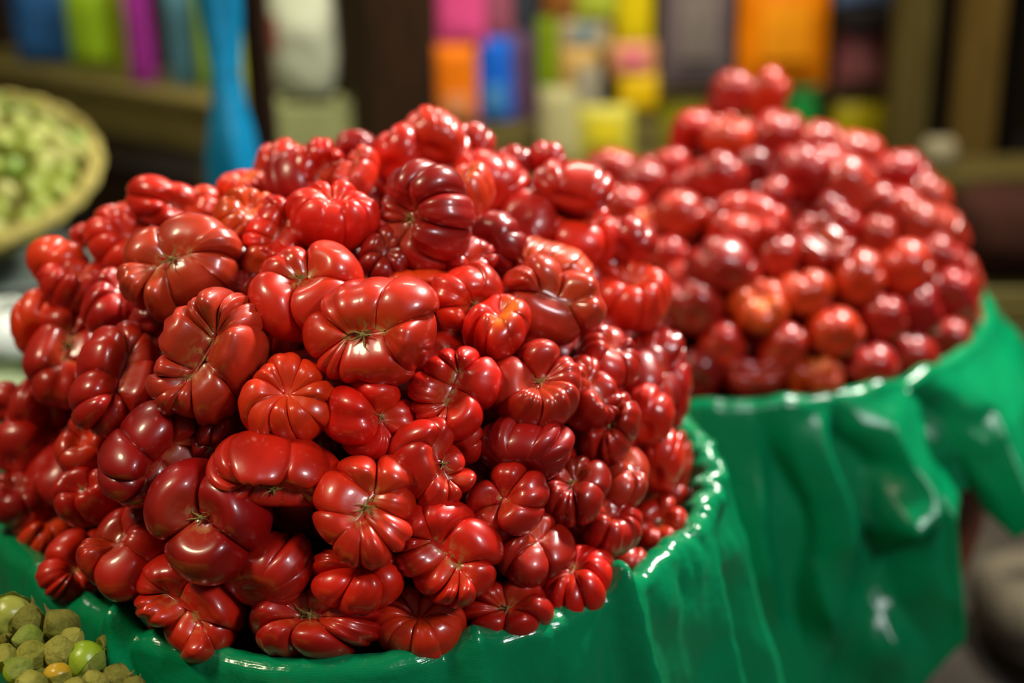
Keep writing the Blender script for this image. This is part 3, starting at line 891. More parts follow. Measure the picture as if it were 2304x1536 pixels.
def bulk(c, rad, R, spacing, size, label, seed):
    """the tomatoes inside a heap, past the ones built singly: real geometry joined into one object"""
    rg = np.random.default_rng(seed)
    shapes = [tomato_verts(n_, k_, 700+n_, 30, 12, .74, 1.1) for n_, k_ in ((5, 'clov'), (6, 'pump'), (4, 'smooth'))]
    pts = np.zeros((0, 3))
    for _ in range(26000):
        p = rg.uniform(-1, 1, 3)*np.array([R, R, rad[2]])
        rxy = math.hypot(p[0], p[1])
        if p[2] > 0:
            if ((p/(rad-.078))**2).sum() > 1:
                continue
        elif p[2] < -.115 or rxy > R-.078+.25*min(0, p[2]):
            continue
        if len(pts) and ((pts-p)**2).sum(1).min() < spacing**2:
            continue
        pts = np.vstack([pts, p])
    V, F, MK, n = [], [], [], 0
    for q, p in enumerate(pts):
        v, mk, f, _ = shapes[q % 3]
        a = Matrix.Rotation(rg.uniform(0, 6.28), 3, 'Z') @ Matrix.Rotation(rg.uniform(0, 6.28), 3, 'X')
        V.append(v@np.array(a).T*size+p)
        MK.append(mk)
        F += [tuple(i+n for i in t_) for t_ in f]
        n += len(v)
    me = finish_tomato_mesh(np.vstack(V), np.vstack(MK), F, .2, .05)
    o = obj('tomato_bulk', me, None, c)
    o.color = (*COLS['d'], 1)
    return tag(o, label, 'tomatoes', kind='stuff')


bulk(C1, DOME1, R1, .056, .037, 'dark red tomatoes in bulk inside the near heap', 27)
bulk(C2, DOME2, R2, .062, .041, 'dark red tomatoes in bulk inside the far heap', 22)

# ------------------------------------------------------------------ baskets and their green sheets
WICK = noisy('basket_wicker', (.12, .07, .025), (.2, .12, .05), 40, .7, .4)
BRICK = noisy('brick_red_tub', (.16, .024, .010), (.22, .034, .014), 10, .5, .2)


def tub(name, label, c, r, belly, mat, rim_mat):
    t = empty(name, (c[0], c[1], 0), 0, label, 'basket')
    z = c[2]-.030
    mb = MB()
    mb.lathe([(r*.80, 0.0), (r*.83, .012), (r*(.90+.5*belly), z*.28), (r*(.96+belly), z*.62), (r*(.985+.6*belly), z*.84), (r*.985, z-.03), (r*.985, z-.004), (r*.965, z-.004), (r*.955, z-.03), (r*.90, .03)], 72,
             wob=lambda a, zz: .004*math.sin(36*a))
    mb.build('wall', mat, t)
    mb = MB()
    mb.tube([(r*.975*math.cos(2*math.pi*i/64), r*.975*math.sin(2*math.pi*i/64), z-.004) for i in range(65)], .006, 8)
    mb.build('rim', rim_mat, t)
    return t


tub('basket', 'round wicker basket under the green sheet, holding the near heap', C1, R1-.012, 0, WICK, WICK)
tub('basket', 'brick red clay tub showing through the notch of the far green sheet', C2, R2-.012, .13, BRICK, BRICK)


def wrapped(a):
    return (a+math.pi) % (2*math.pi)-math.pi


def phi_of(px, py, c):
    p = at_z(px, py, c[2])
    return math.atan2(p[0]-c[0], -(p[1]-c[1])), math.hypot(p[0]-c[0], p[1]-c[1])


# near rim: measured crest points give its slightly uneven outline (angle from the front, radius)
CREST = [(0, 1168), (90, 1275), (250, 1388), (430, 1458), (620, 1497), (800, 1492), (1000, 1455), (1230, 1395),
         (1370, 1335), (1500, 1237), (1590, 1110), (1580, 1030), (1545, 960)]
cr = sorted(phi_of(px, py, C1) for px, py in CREST)
cphi = np.array([-math.pi-.2, -2.4]+[a for a, _ in cr]+[2.6, math.pi+.2])
crad = np.array([R1, R1]+[b for _, b in cr]+[R1, R1])


def near_sheet():
    nphi, prof = 620, []
    # profile: (radial offset, height, sway weight)
    prof += [(-.315, -.19, 0), (-.20, -.185, 0), (-.12, -.17, 0), (-.09, -.15, 0), (-.075, -.12, 0), (-.050, -.085, 0), (-.030, -.045, 0), (-.018, -.022, .1)]
    for k in range(9):
        a = math.pi*(1-k/8)
        prof.append((.004+.012*math.cos(a), .012*math.sin(a)-.006, .25))
    for k in range(1, 34):
        s = k/33
        prof.append((.016+.030*s**.7, -.006-.46*s, min(1, .25+1.6*s)))
    p0 = phi_of(1060, 1440, C1)[0]
    p1 = phi_of(1385, 1328, C1)[0]
    p2 = phi_of(290, 1402, C1)[0]
    p3 = phi_of(105, 1290, C1)[0]
    p4 = phi_of(1225, 1400, C1)[0]
    # (angle, half width, out, crest rise, drift of the fold with length)
    folds = [(p0, .035, .022, .010, .30), (p0-.075, .03, -.016, -.006, .25), (p1, .030, .026, .022, .35), (p1-.07, .035, -.014, 0, .2),
             (p1+.10, .05, -.010, -.004, .5), (p2, .030, .024, .016, .9), (p2+.06, .035, -.018, -.010, .9), (p3, .05, .010, .006, .2),
             (p4, .010, -.004, -.001, .02), (1.15, .06, .030, .0, .05), (1.32, .05, -.024, 0, .0), (1.47, .05, .035, .0, .0),
             (.25, .08, .008, 0, .1), (-.5, .06, .012, .004, .4), (-.75, .05, -.012, 0, .3), (1.75, .07, .03, 0, 0)]
    verts = []
    for j, (dr, z, w) in enumerate(prof):
        s = max(0, (j-16)/33)
        for i in range(nphi):
            ph = -math.pi+2*math.pi*i/nphi
            r = np.interp(ph, cphi, crad)-.004
            R = r+dr
            Z = C1[2]+z
            for (pc, hw, out, rise, drift) in folds:
                xx = abs(wrapped(ph-pc-drift*s*.5)/(hw*1.7*(1+1.2*s)))
                if xx < 1:                      # folds with a crisp crest
                    g = (1-xx)**1.35
                    R += out*g*w*(1+.9*s)
                    Z += rise*g*(1 if 7 < j < 24 else .3)
            R += w*s*.012*math.sin(7*ph+1.3+2*s)
            # crumpled gathers, strongest where the plastic is bunched at the right rim
            q = Vector((math.sin(ph)*6, -math.cos(ph)*6, z*18))
            cw = (.16+1.0*math.exp(-((ph-1.45)/.50)**2)*(1-.95*min(1, s*6))+.12*math.exp(-((ph+.7)/.5)**2))
            ridge = abs(noise.noise(q*1.1+Vector((3, 1, 0))))+.5*abs(noise.noise(q*2.3))
            if j > 4:
                R += cw*.020*(ridge-.35)*(1 if j > 7 else .5)
                Z += cw*.012*(abs(noise.noise(q*2.2+Vector((9, 4, 2))))-.2)*(1 if 6 < j < 26 else .3)
            if j > 7:
                qq_ = Vector((math.sin(ph)*4.2, -math.cos(ph)*4.2, z*9+ph*2))
                R += .007*(.45-abs(noise.noise(qq_*1.3)))*min(1, .4+w)+.0025*(.4-abs(noise.noise(qq_*4.1)))
            away = math.exp(-(wrapped(ph-2.62)/.35)**2)
            R = R*(1-away)+min(R, r+.014)*away
            if j > 13:
                R = max(R, R1-.014)
            verts.append((C1[0]+R*math.sin(ph), C1[1]-R*math.cos(ph), Z))
    me = mesh_np('plastic_sheet', verts, grid_faces(nphi, len(prof), True, False), GREEN)
    o = obj('plastic_sheet', me)
    md = o.modifiers.new('thickness', 'SOLIDIFY')
    md.thickness = .0012
    return tag(o, 'glossy green plastic sheet lining the near basket, rolled over its rim', 'plastic sheet')


def far_sheet():
    c = C2
    # facets between creases: push-out at nodes (top angle x height fraction), straight in between
    ca_ = np.array([-3.2, -.9, -.35, -.08, .04, .09, .16, .25, .30, .36, .43, .50, .58, .68, .80, .95, 1.2, 3.2])
    rs_ = np.array([0, .10, .24, .40, .58, .78, 1.0])
    Nt = np.array([[0]*18,
        [0, .01, .006, .012, .008, -.008, .008, .012, -.012, .010, .026, .012, -.006, .006, .014, .008, .006, 0],
        [0, .02, .020, .010, .030, -.024, .016, .030, -.040, -.004, .044, .020, -.016, .010, .036, .030, .020, 0],
        [0, .01, .030, .030, .040, -.020, .024, .046, .010, .078, .078, .030, -.010, .020, .050, .050, .030, 0],
        [0, .02, .010, .040, .020, .008, .050, .020, -.012, .010, .060, .040, .000, .030, .064, .060, .040, 0],
        [0, .01, .030, .020, .050, .040, .016, .050, .060, .040, .074, .050, .010, .040, .080, .070, .050, 0],
        [0, .02, .020, .040, .030, .060, .040, .030, .060, .070, .090, .060, .020, .040, .100, .090, .060, 0]])

    def net(a_, s_):
        row = [np.interp(a_, ca_, Nt[q]) for q in range(7)]
        return float(np.interp(s_, rs_, row))*1.15

    def tub_r(z):
        zz = (C2[2]-.030)
        return np.interp(z/zz, [0, .28, .62, .84, .96, 1.0], [.80, .965, 1.09, 1.063, 1.0, .985])*(R2-.012)

    def radial(pt, s_, L, jj=0.0):
        R = R2+.012+.02*L**.6+math.exp(-((pt-1.05)/.26)**2)*.10*L
        R += net(pt+jj, s_+jj)
        return max(R, tub_r(c[2]-L)+.012)

    # hem knots (angle at the rim, angle at the hem, hem height): the two hanging corners and the notch between them
    def hem(pt, px, py):
        R = R2+.1
        for _ in range(12):
            p = on_cylinder(px, py, c, R)
            R = .5*R+.5*radial(pt, 1.0, c[2]-p[2])
        return math.atan2(p[0]-c[0], -(p[1]-c[1])), p[2]
    k = [(-math.pi, -math.pi, .25), (-1.6, -1.6, .1), (-.6, -.6, .1)]
    for pt, px, py in ((.12, 1880, 1690), (.32, 2055, 1560), (.43, 2172, 1440), (.50, 2124, 1185), (.62, 2186, 1092), (.74, 2208, 1236), (.80, 2218, 1228), (1.0, 2304, 1150)):
        a, z = hem(pt, px, py)
        k.append((pt, max(a, k[-1][1]+.004), z))
    k.append((1.3, max(1.45, k[-1][1]+.1), k[-1][2]+.05))
    k.append((1.7, max(1.8, k[-1][1]+.1), .42))
    k.append((2.2, 2.4, .3))
    k.append((math.pi, math.pi, .25))
    print('hem', [tuple(round(float(x), 3) for x in q) for q in k])
    k = np.array(k)
    nphi, ns = 560, 44
    uu = np.interp(np.linspace(0, 1, nphi, endpoint=False), np.linspace(0, 1, 5),
                   [-math.pi, -.5, .45, 1.2, math.pi])
    verts = []
    prof0 = [(-.40, -.19), (-.25, -.18), (-.13, -.16), (-.09, -.12), (-.06, -.08), (-.035, -.04), (-.018, -.016)]
    for q in range(7):
        a = math.pi*(1-q/6)
        prof0.append((.004+.012*math.cos(a), .011*math.sin(a)-.004))
    nrow = len(prof0)+ns
    for j in range(nrow):
        for i in range(nphi):
            pt = uu[i]
            pb = np.interp(pt, k[:, 0], k[:, 1])
            zb = np.interp(pt, k[:, 0], k[:, 2])
            if j < len(prof0):
                dr, dz = prof0[j]
                ph, R, Z, s = pt, R2-.004+dr, c[2]+dz, 0
            else:
                s = (j-len(prof0)+1)/ns
                ph = pt+(pb-pt)*s**.9
                Z = c[2]-.004+(zb-c[2])*s
                L = c[2]-Z
                jj = noise.noise(Vector((pt*6, s*5, 2.0)))*.030
                R = radial(pt, s, L, jj)
                R += .008*abs(noise.noise(Vector((ph*9, Z*3+ph*4, 4.2))))*min(1, s*3)
                away = math.exp(-(wrapped(ph+.525)/.22)**2)
                R = R*(1-away)+min(R, R2+.014)*away
            if s == 0:
                R += .005*noise.noise(Vector((ph*8, 2, dz*20)))
                Z += .006*noise.noise(Vector((ph*10, 5, 1)))
            verts.append((c[0]+R*math.sin(ph), c[1]-R*math.cos(ph), Z))
    me = mesh_np('plastic_sheet', verts, grid_faces(nphi, nrow, True, False), GREEN)
    o = obj('plastic_sheet', me)
    md = o.modifiers.new('thickness', 'SOLIDIFY')
    md.thickness = .0012
    return tag(o, 'green plastic sheet draped over the far tub, pointed corners hanging at the right', 'plastic sheet')


near_sheet()
far_sheet()

# ------------------------------------------------------------------ tomatillos, lower left
def husk_verts(seed, cover, nr=6, tip=.34, nu=60, nv=20, jag=.28):
    """papery husk: ribbed lantern round a unit fruit, open towards +z, pinched to a tip at -z"""
    rg = np.random.default_rng(seed)
    ph = rg.uniform(0, 6.28)
    jg = rg.uniform(-jag, jag, 12)
    v = []
    for j in range(nv):
        s = j/(nv-1)
        for i in range(nu):
            u = 2*math.pi*i/nu
            top = cover+np.interp(u, np.linspace(0, 2*math.pi, 13), np.append(jg, jg[0]))
            a = math.pi-.06-(math.pi-.06-top)*s
            q_ = Vector((2.2*math.sin(a)*math.cos(u)+seed, 2.2*math.sin(a)*math.sin(u), 2.2*math.cos(a)))
            r = 1.0+.10*(1-abs(math.cos(nr*u/2+ph)))**1.6*math.sin(a)+.07*abs(noise.noise(q_))+.04*noise.noise(q_*2.5)
            z = math.cos(a)
            rr = math.sin(a)*r
            if a > 2.2:
                z -= tip*((a-2.2)/.95)**2
            if cover > 1.0 and s > .75:
                rr *= 1+.10*(s-.75)*4
            v.append((rr*math.cos(u), rr*math.sin(u), z*1.04))
    return np.array(v), grid_faces(nu, nv, True, False)


def fruit_verts(seed, nu=32, nv=18):
    rg = np.random.default_rng(seed)
    v = []
    w = rg.normal(size=3)
    for j in range(nv):
        a = .05+(math.pi-.1)*j/(nv-1)
        for i in range(nu):
            u = 2*math.pi*i/nu
            p = np.array([math.sin(a)*math.cos(u), math.sin(a)*math.sin(u), .9*math.cos(a)-.12*math.exp(-(math.sin(a)/.25)**2)*(1 if a < 1.5 else -.4)])
            v.append(p*(1+.03*math.sin(2*(p@w))+.012*math.cos(5*u)*math.sin(a)))
    return np.array(v), [f[::-1] for f in grid_faces(nu, nv)]


def fruit_mat(name, c0, c1):
    return noisy(name, c0, c1, 30, .32, .12, (1, 1, 1), .5)


F_GREEN = fruit_mat('tomatillo_green', (.22, .36, .012), (.33, .46, .03))
F_PALE = fruit_mat('tomatillo_pale', (.30, .34, .04), (.40, .42, .08))
F_YELL = fruit_mat('tomatillo_yellow', (.50, .30, .012), (.60, .40, .03))
H_TAN = noisy('husk_tan', (.28, .29, .035), (.48, .45, .085), 40, .75, .5, (1, 1, 1), .25, transl=.3)
H_BROWN = noisy('husk_brown', (.13, .135, .018), (.29, .275, .05), 40, .8, .5, (1, 1, 1), .2, transl=.25)
H_GREEN = noisy('husk_green', (.20, .30, .02), (.36, .42, .08), 40, .7, .4, (1, 1, 1), .3, transl=.3)

TMT = [  # px, py, W, H, fruit, husk, cover angle (small = closed), tip direction (right, up, towards), label
 (22, 1388, 112, 104, F_PALE, H_GREEN, 1.5, (-.3, .2, -.9), 'largest pale green tomatillo at the left frame edge under the green sheet'),
 (64, 1400, 66, 84, F_PALE, H_BROWN, .35, (.25, .9, .1), 'brown-husked tomatillo with a dry pointed tip beside the largest pale one'),
 (140, 1412, 76, 88, F_PALE, H_BROWN, .42, (-.5, .7, .2), 'crumpled brown husked tomatillo touching the green sheet'),
 (66, 1438, 74, 60, F_GREEN, H_GREEN, 1.0, (-.6, .1, .6), 'bright green husked tomatillo between the brown-husked and the yellow-tan ones'),
 (162, 1438, 62, 52, F_PALE, H_TAN, .9, (.5, .5, .3), 'small khaki tomatillo peeking over the round bright green one'),
 (8, 1480, 62, 72, F_PALE, H_TAN, .7, (.2, .0, .8), 'tan husked tomatillo cut by the left frame edge'),
 (72, 1473, 70, 68, F_YELL, H_TAN, .45, (-.3, -.4, .5), 'yellow-tan husked tomatillo left of the split-husk one'),
 (132, 1468, 60, 86, F_GREEN, H_TAN, .8, (.1, .9, .3), 'tomatillo with a pale split husk against the round bright green one'),
 (190, 1482, 100, 90, F_GREEN, H_GREEN, 1.75, (.55, -.55, -.3), 'round bright green tomatillo with faint veins, the most exposed fruit'),
 (38, 1512, 78, 60, F_GREEN, H_GREEN, 1.3, (.5, .4, -.2), 'green tomatillo low at the left below the yellow-tan one'),
 (130, 1518, 68, 66, F_YELL, H_TAN, 1.75, (.1, -.8, .3), 'orange-yellow tomatillo with a brown stem pit at the bottom'),
 (70, 1545, 92, 60, F_YELL, H_TAN, .8, (-.2, .3, .5), 'yellow husked tomatillo cut by the bottom frame edge'),
 (212, 1542, 66, 66, F_PALE, H_TAN, .9, (-.15, .9, .2), 'tomatillo with a torn tan husk pointing up at the bottom edge'),
 (262, 1525, 72, 62, F_PALE, H_BROWN, .45, (.6, .2, .3), 'dim olive husked tomatillo in the shadow of the green sheet'),
 (300, 1548, 62, 56, F_PALE, H_BROWN, .4, (.3, .4, .3), 'dark husked tomatillo rightmost along the bottom edge'),
 (100, 1440, 44, 44, F_PALE, H_BROWN, .4, (.2, .3, .5), 'little dark husked tomatillo sunk between its neighbours'),
 (96, 1500, 44, 46, F_GREEN, H_TAN, .7, (.4, .8, .1), 'tiny tomatillo with a pale curled husk tip above the orange-yellow one'),
 (20, 1435, 50, 46, F_PALE, H_BROWN, .5, (.1, .2, .6), 'dark little tomatillo below the largest pale one'),
 (235, 1450, 46, 44, F_PALE, H_BROWN, .4, (.4, .5, .2), 'shadowed husked tomatillo behind the round bright green one'),
 (170, 1555, 70, 60, F_GREEN, H_TAN, .8, (.2, .3, .5), 'half-hidden green tomatillo at the bottom edge under the round bright one'),
]
for i, (px, py, W, H, fm, hm, cover, tipd, label) in enumerate(TMT):
    zpl = .797-.00011*max(0, px-120)-(.012 if W < 52 else 0)
    P0 = at_z(px, py, zpl)
    t = (P0-CAM)@FWD
    hw = (W+H)/4/FPX*t*.98
    td = np.array(tipd, float)
    td /= np.linalg.norm(td)
    q = Vector(M@(-td)).to_track_quat('Z', 'X')
    fv, ff = fruit_verts(i+50)
    o = obj('tomatillo', mesh_np('tomatillo', fv*hw*.94, ff, fm), None, P0)
    o.rotation_mode = 'QUATERNION'
    o.rotation_quaternion = q
    tag(o, label, 'tomatillo', 'tomatillos beside the near basket')
    hv, hf = husk_verts(i+90, cover)
    h = obj('husk', mesh_np('husk', hv*hw*.96, hf, hm), o)
    if cover < .6 or i in (12, 16):            # dry stem / curled tip
        mb = MB()
        mb.tube([(0, 0, -1.1*hw), (.05*hw, .02*hw, -1.45*hw), (.2*hw, .06*hw, -1.75*hw)], [.16*hw, .09*hw, .03*hw], 6)
        mb.build('stem', STEM, o)
t = empty('basket', (-.362, .672, 0), 0, 'low wicker basket under the tomatillos, in front of the green sheet', 'basket')
mb = MB()
mb.lathe([(.150, .50), (.160, .505), (.184, .745), (.176, .748), (.150, .52)], 48, wob=lambda a, z: .006*math.sin(24*a))
mb.build('wall', WICK, t)
mb = MB()
mb.lathe([(.12, .0), (.13, .01), (.13, .49), (.12, .50)], 24)
mb.build('stand', DARKWOOD, t)
rg = np.random.default_rng(77)
tprot = []
for i in range(3):
    fv, ff = fruit_verts(i+300, 16, 10)
    hv, hf = husk_verts(i+310, .4, nu=24, nv=9)
    tprot.append((mesh_np('tomatillo', fv, ff, (F_GREEN, F_PALE, F_YELL)[i]), mesh_np('husk', hv*1.02, hf, (H_GREEN, H_BROWN, H_TAN)[i])))
cnt = 0
for ix in range(-6, 7):
    for iy in range(-6, 7):
        x, y = ix*.031+.015*(iy % 2)+rg.uniform(-.003, .003), iy*.027+rg.uniform(-.003, .003)
        if math.hypot(x, y) > .163:
            continue
        o = bpy.data.objects.new('tomatillo', tprot[cnt % 3][0])
        link(o)
        o.location = (-.362+x, .672+y, .760+rg.uniform(-.004, .004)-.25*max(0, math.hypot(x, y)-.12))
        o.rotation_euler = rg.uniform(0, 6.28, 3).tolist()
        o.scale = (.0155,)*3
        tag(o, 'dim husked tomatillo of the lower layer, under the bigger tomatillos beside the near basket', 'tomatillo', 'tomatillos of the lower layer')
        h = bpy.data.objects.new('husk', tprot[cnt % 3][1])
        link(h, o)
        cnt += 1

mb = MB()
for ix in range(-5, 6):
    for iy in range(-5, 6):
        x, y = ix*.031+.008*(iy % 2), iy*.029
        if math.hypot(x, y) < .150:
            v_, f_ = fruit_verts(ix*13+iy+900, 12, 8)
            mb.add(v_*.0165+np.array([-.362+x, .672+y, .732]), f_)
tag(mb.build('tomatillo_bulk', F_PALE), 'tomatillos in bulk inside the low wicker basket', 'tomatillos', kind='stuff')

# ------------------------------------------------------------------ tilted basket of small husk tomatoes, upper left
RIMW = noisy('pale_wicker', (.28, .24, .05), (.40, .34, .09), 50, .7, .4)
bc = at_y(-112, 388, 2.2)
BT = empty('basket', bc, 0, 'tilted round wicker basket of small yellow-green fruit on the left', 'basket')
BT.rotation_euler = (math.radians(20), math.radians(4), 0)
RB = .232
mb = MB()
mb.lathe([(.02, -.105), (RB*.55, -.10), (RB*.82, -.06), (RB*.985, -.005), (RB*.96, .0), (RB*.80, -.045), (RB*.5, -.085), (.02, -.09)], 64,
         wob=lambda a, z: .008*math.sin(32*a+z*90))
mb.build('bowl', RIMW, BT)
mb = MB()
for tw in (0, math.pi):
    mb.tube([((RB+.007*math.cos(14*6.2832*k/240+tw))*math.cos(6.2832*k/240), (RB+.007*math.cos(14*6.2832*k/240+tw))*math.sin(6.2832*k/240),
              .004+.007*math.sin(14*6.2832*k/240+tw)) for k in range(241)], .009, 6)
mb.build('rim', RIMW, BT)
BT_M = Matrix.Translation(Vector(bc)) @ BT.rotation_euler.to_matrix().to_4x4()
SM = [fruit_mat('small_fruit_%s' % n, a, b) for n, a, b in (('lime', (.20, .26, .025), (.30, .36, .05)), ('pale', (.28, .30, .06), (.38, .38, .11)),
                                                          ('green', (.12, .22, .015), (.18, .28, .03)))]
sp = []
for i in range(3):
    fv, ff = fruit_verts(i+400, 18, 11)
    sp.append(mesh_np('husk_tomato', fv, ff, SM[i]))
rg = np.random.default_rng(12)
spots = []
for _ in range(9000):
    x, y = rg.uniform(-.22, .22, 2)
    if math.hypot(x, y) > .212 or any((x-a)**2+(y-b)**2 < .0330**2 for a, b in spots):
        continue
    spots.append((x, y))
for i, (x, y) in enumerate(spots):
    z = .055*(1-(x*x+y*y)/.22**2)+rg.uniform(-.004, .004)
    o = bpy.data.objects.new('husk_tomato', sp[int(rg.choice([0, 0, 1, 1, 2]))])
    link(o)
    o.location = BT_M @ Vector((x, y, z))
    o.rotation_euler = rg.uniform(0, 6.28, 3).tolist()
    s = rg.uniform(.0185, .0225)
    o.scale = (s, s, s*.95)
    tag(o, 'small blurred yellow-green fruit heaped in the tilted wicker basket', 'fruit', 'small fruit in the tilted basket')

# grey tin drum under the tilted basket, pale sack and crate behind the near heap's left flank
GREY = noisy('grey_tin', (.10, .13, .11), (.15, .18, .15), 9, .5, .1)
t = empty('drum', (bc[0]+.05, bc[1]+.03, 0), 0, 'grey tin drum that carries the tilted wicker basket', 'drum')
dz = bc[2]-.165
mb = MB()
mb.lathe([(.17, 0), (.175, .01), (.175, dz*.33), (.181, dz*.34), (.175, dz*.35), (.175, dz*.66), (.181, dz*.67), (.175, dz*.68), (.175, dz-.01), (.17, dz)], 48)
mb.build('body', GREY, t)
mb = MB()
mb.tube([(.175*math.cos(2*math.pi*i/40), .175*math.sin(2*math.pi*i/40), dz) for i in range(41)], .008, 6)
mb.build('rim', GREY, t)
PALEG = plain('pale_green_paint', (.28, .36, .20), .5)
WHITE = plain('white_plastic_sack', (.50, .56, .52), .4)


def rect(x0, y0, x1, y1, Y):
    a, b = at_y(x0, y1, Y), at_y(x1, y0, Y)
    return min(a[0], b[0]), min(a[2], b[2]), max(a[0], b[0]), max(a[2], b[2])


def slat_crate(name, label, x0, x1, y0, y1, z1, mat, rows=4, z0=0.0):
    t = empty(name, ((x0+x1)/2, (y0+y1)/2, z0), 0, label, 'crate')
    w, d, h = (x1-x0)/2, (y1-y0)/2, z1-z0
    for sx in (-1, 1):
        for sy in (-1, 1):
            mb = MB()
            mb.box((sx*w-.015, sy*d-.015, 0), (sx*w+.015, sy*d+.015, h))
            mb.build('post', mat, t, False)
    for r in range(rows):
        za, zb = h*(r+.08)/rows, h*(r+.92)/rows
        for sy in (-1, 1):
            mb = MB()
            mb.box((-w+.003, sy*(d+.022)-.007, za), (w-.003, sy*(d+.022)+.007, zb))
            mb.build('slat', mat, t, False)
        for sx in (-1, 1):
            mb = MB()
            mb.box((sx*(w+.022)-.007, -d+.003, za), (sx*(w+.022)+.007, d-.003, zb))
            mb.build('slat', mat, t, False)
    mb = MB()
    mb.box((-w, -d, h*.90), (w, d, h*.93))
    mb.build('lid', mat, t, False)
    return t


def sack(name, label, x0, x1, z0, z1, Y, depth, mat, cat='sack', seed=0, tie=True, group=None):
    """a filled sack: swollen rounded body, gathered top corners"""
    t = empty(name, ((x0+x1)/2, Y, z0), 0, label, cat, group)
    rg = np.random.default_rng(seed)
    w, h = (x1-x0)/2, z1-z0
    nu, nv, v = 40, 18, []
    for j in range(nv):
        s = j/(nv-1)
        e = (math.sin(math.pi*min(1, .06+.88*s)))**.16
        for i in range(nu):
            u = 2*math.pi*i/nu
            cx, cy = math.cos(u), math.sin(u)
            X = math.copysign(abs(cx)**.75, cx)*w*e
            Yy = math.copysign(abs(cy)**.85, cy)*depth/2*(e**2.0)
            n_ = noise.noise(Vector((X*14+seed, Yy*14, s*h*14)))
            v.append((X*(1+.04*n_), Yy*(1+.10*n_), s*h+.004*n_))
    mb = MB().add(v, grid_faces(nu, nv))
    mb.build('body', mat, t)
    if tie:
        mb = MB()
        mb.tube([(w*e*.9*(k/6*2-1), .006*math.sin(k*2.1), h+.008*math.sin(k*1.3)) for k in range(7)], .010, 6)
        mb.build('hem', mat, t)
    return t


x0, z0, x1, z1 = rect(-90, 690, 66, 806, 1.62)
sack('sack', 'white plastic sack beside the left flank of the near heap', x0, x1, z0, z1, 1.62, .14, WHITE, seed=3)
cr_ = slat_crate('crate', 'pale green slatted crate carrying the white sack at the left', x0-.03, x1+.01, 1.53, 1.71, z0-.004, PALEG, 5)

# ------------------------------------------------------------------ background stalls
def pouch(label, px0, py0, px1, py1, Y, mat, name='packet', cat='packet', group='packets on the stall behind', lean=0, panel=None, fat=.30):
    """a filled bag standing upright: pillow body, crimped seals top and bottom, optional printed panel"""
    x0, z0, x1, z1 = rect(px0, py0, px1, py1, Y)
    if py1 > 300:
        z0 = zs+.002
    w, h = x1-x0, z1-z0
    t = empty(name, ((x0+x1)/2, Y, z0), 0, label, cat, group)
    if lean:
        t.rotation_euler = (0, 0, lean)
    nu, nv = 15, 17
    v = []
    th = min(w, h)*fat
    sd = px0*.37
    for side in (-1, 1):
        for j in range(nv):
            s = j/(nv-1)
            for i in range(nu):
                u = i/(nu-1)*2-1
                b = (max(0, 1-abs(u)**2.6))**.6*(max(0, 1-abs(2*s-1)**4))**.6
                X = u*w/2*(1-.05*b)
                n_ = noise.noise(Vector((u*2+sd, s*3, side*2)))
                v.append((X, side*th/2*b*(1+.25*n_)+.002*n_, s*h))
    n = nu*nv
    f = []
    for k in (0, n):
        for j in range(nv-1):
            for i in range(nu-1):
                a = k+j*nu+i
                q = (a, a+1, a+nu+1, a+nu)
                f.append(q if k == 0 else q[::-1])
    mb = MB().add(v, f)
    mb.build('bag', mat, t)
    for zz in (0, h-.012):
        mb = MB()
        mb.box((-w/2, -.004, zz), (w/2, .004, zz+.014), .001)
        mb.build('seal', mat, t, False)
    if panel:
        m2, a, b = panel
        mb = MB()
        pv, pf = [], []
        for j in range(7):
            s = a+(b-a)*j/6
            for i in range(7):
                u = (i/6*2-1)*.55
                bb = (max(0, 1-abs(u)**2.6))**.6*(max(0, 1-abs(2*s-1)**4))**.6
                pv.append((u*w/2, -th/2*bb*1.28-.005, s*h))
        for j in range(6):
            for i in range(6):
                k = j*7+i
                pf.append((k, k+1, k+8, k+7))
        mb.add(pv, pf)
        mb.build('label_panel', m2, t)
    return t


MC = {}


def mat(c, rough=.35):
    k = (c, rough)
    if k not in MC:
        MC[k] = plain('printed_film_%d' % len(MC), tuple(x**1.12 for x in c), rough, spec=.15)
    return MC[k]


PINK, ORANGE, BLUE, PURPLE = (.72, .10, .28), (.80, .22, .01), (.02, .16, .66), (.14, .08, .14)
LIME, YEL, CREAM, TEAL = (.42, .50, .03), (.70, .50, .01), (.52, .48, .24), (.04, .22, .26)
YB = 4.15
zs = at_y(1100, 345, YB)[2]                      # stall counter height

# stall counter: boards and slatted front
xa, xb = at_y(985, 300, YB)[0], at_y(1985, 300, YB)[0]
t = empty('stall_counter', ((xa+xb)/2, YB, 0), 0, 'olive wood stall counter behind the heaps, packed with bright packets', 'counter')
w = (xb-xa)/2
for k in range(3):
    mb = MB()
    mb.box((-w, -.20+.14*k, zs-.03), (w, -.20+.14*k+.134, zs))
    mb.build('plank', OLIVEWOOD, t, False)
for k in range(3):
    mb = MB()
    mb.box((-w+.02, -.19, zs-.04-.15*(k+1)), (w-.02, -.17, zs-.045-.15*k))
    mb.build('slat', OLIVEWOOD, t, False)
for sx in (-1, 0, 1):
    for sy in (-1, 1):
        mb = MB()
        mb.box((sx*(w-.04)-.03, sy*.14-.03, 0), (sx*(w-.04)+.03, sy*.14+.03, zs-.03))
        mb.build('leg', OLIVEWOOD, t, False)

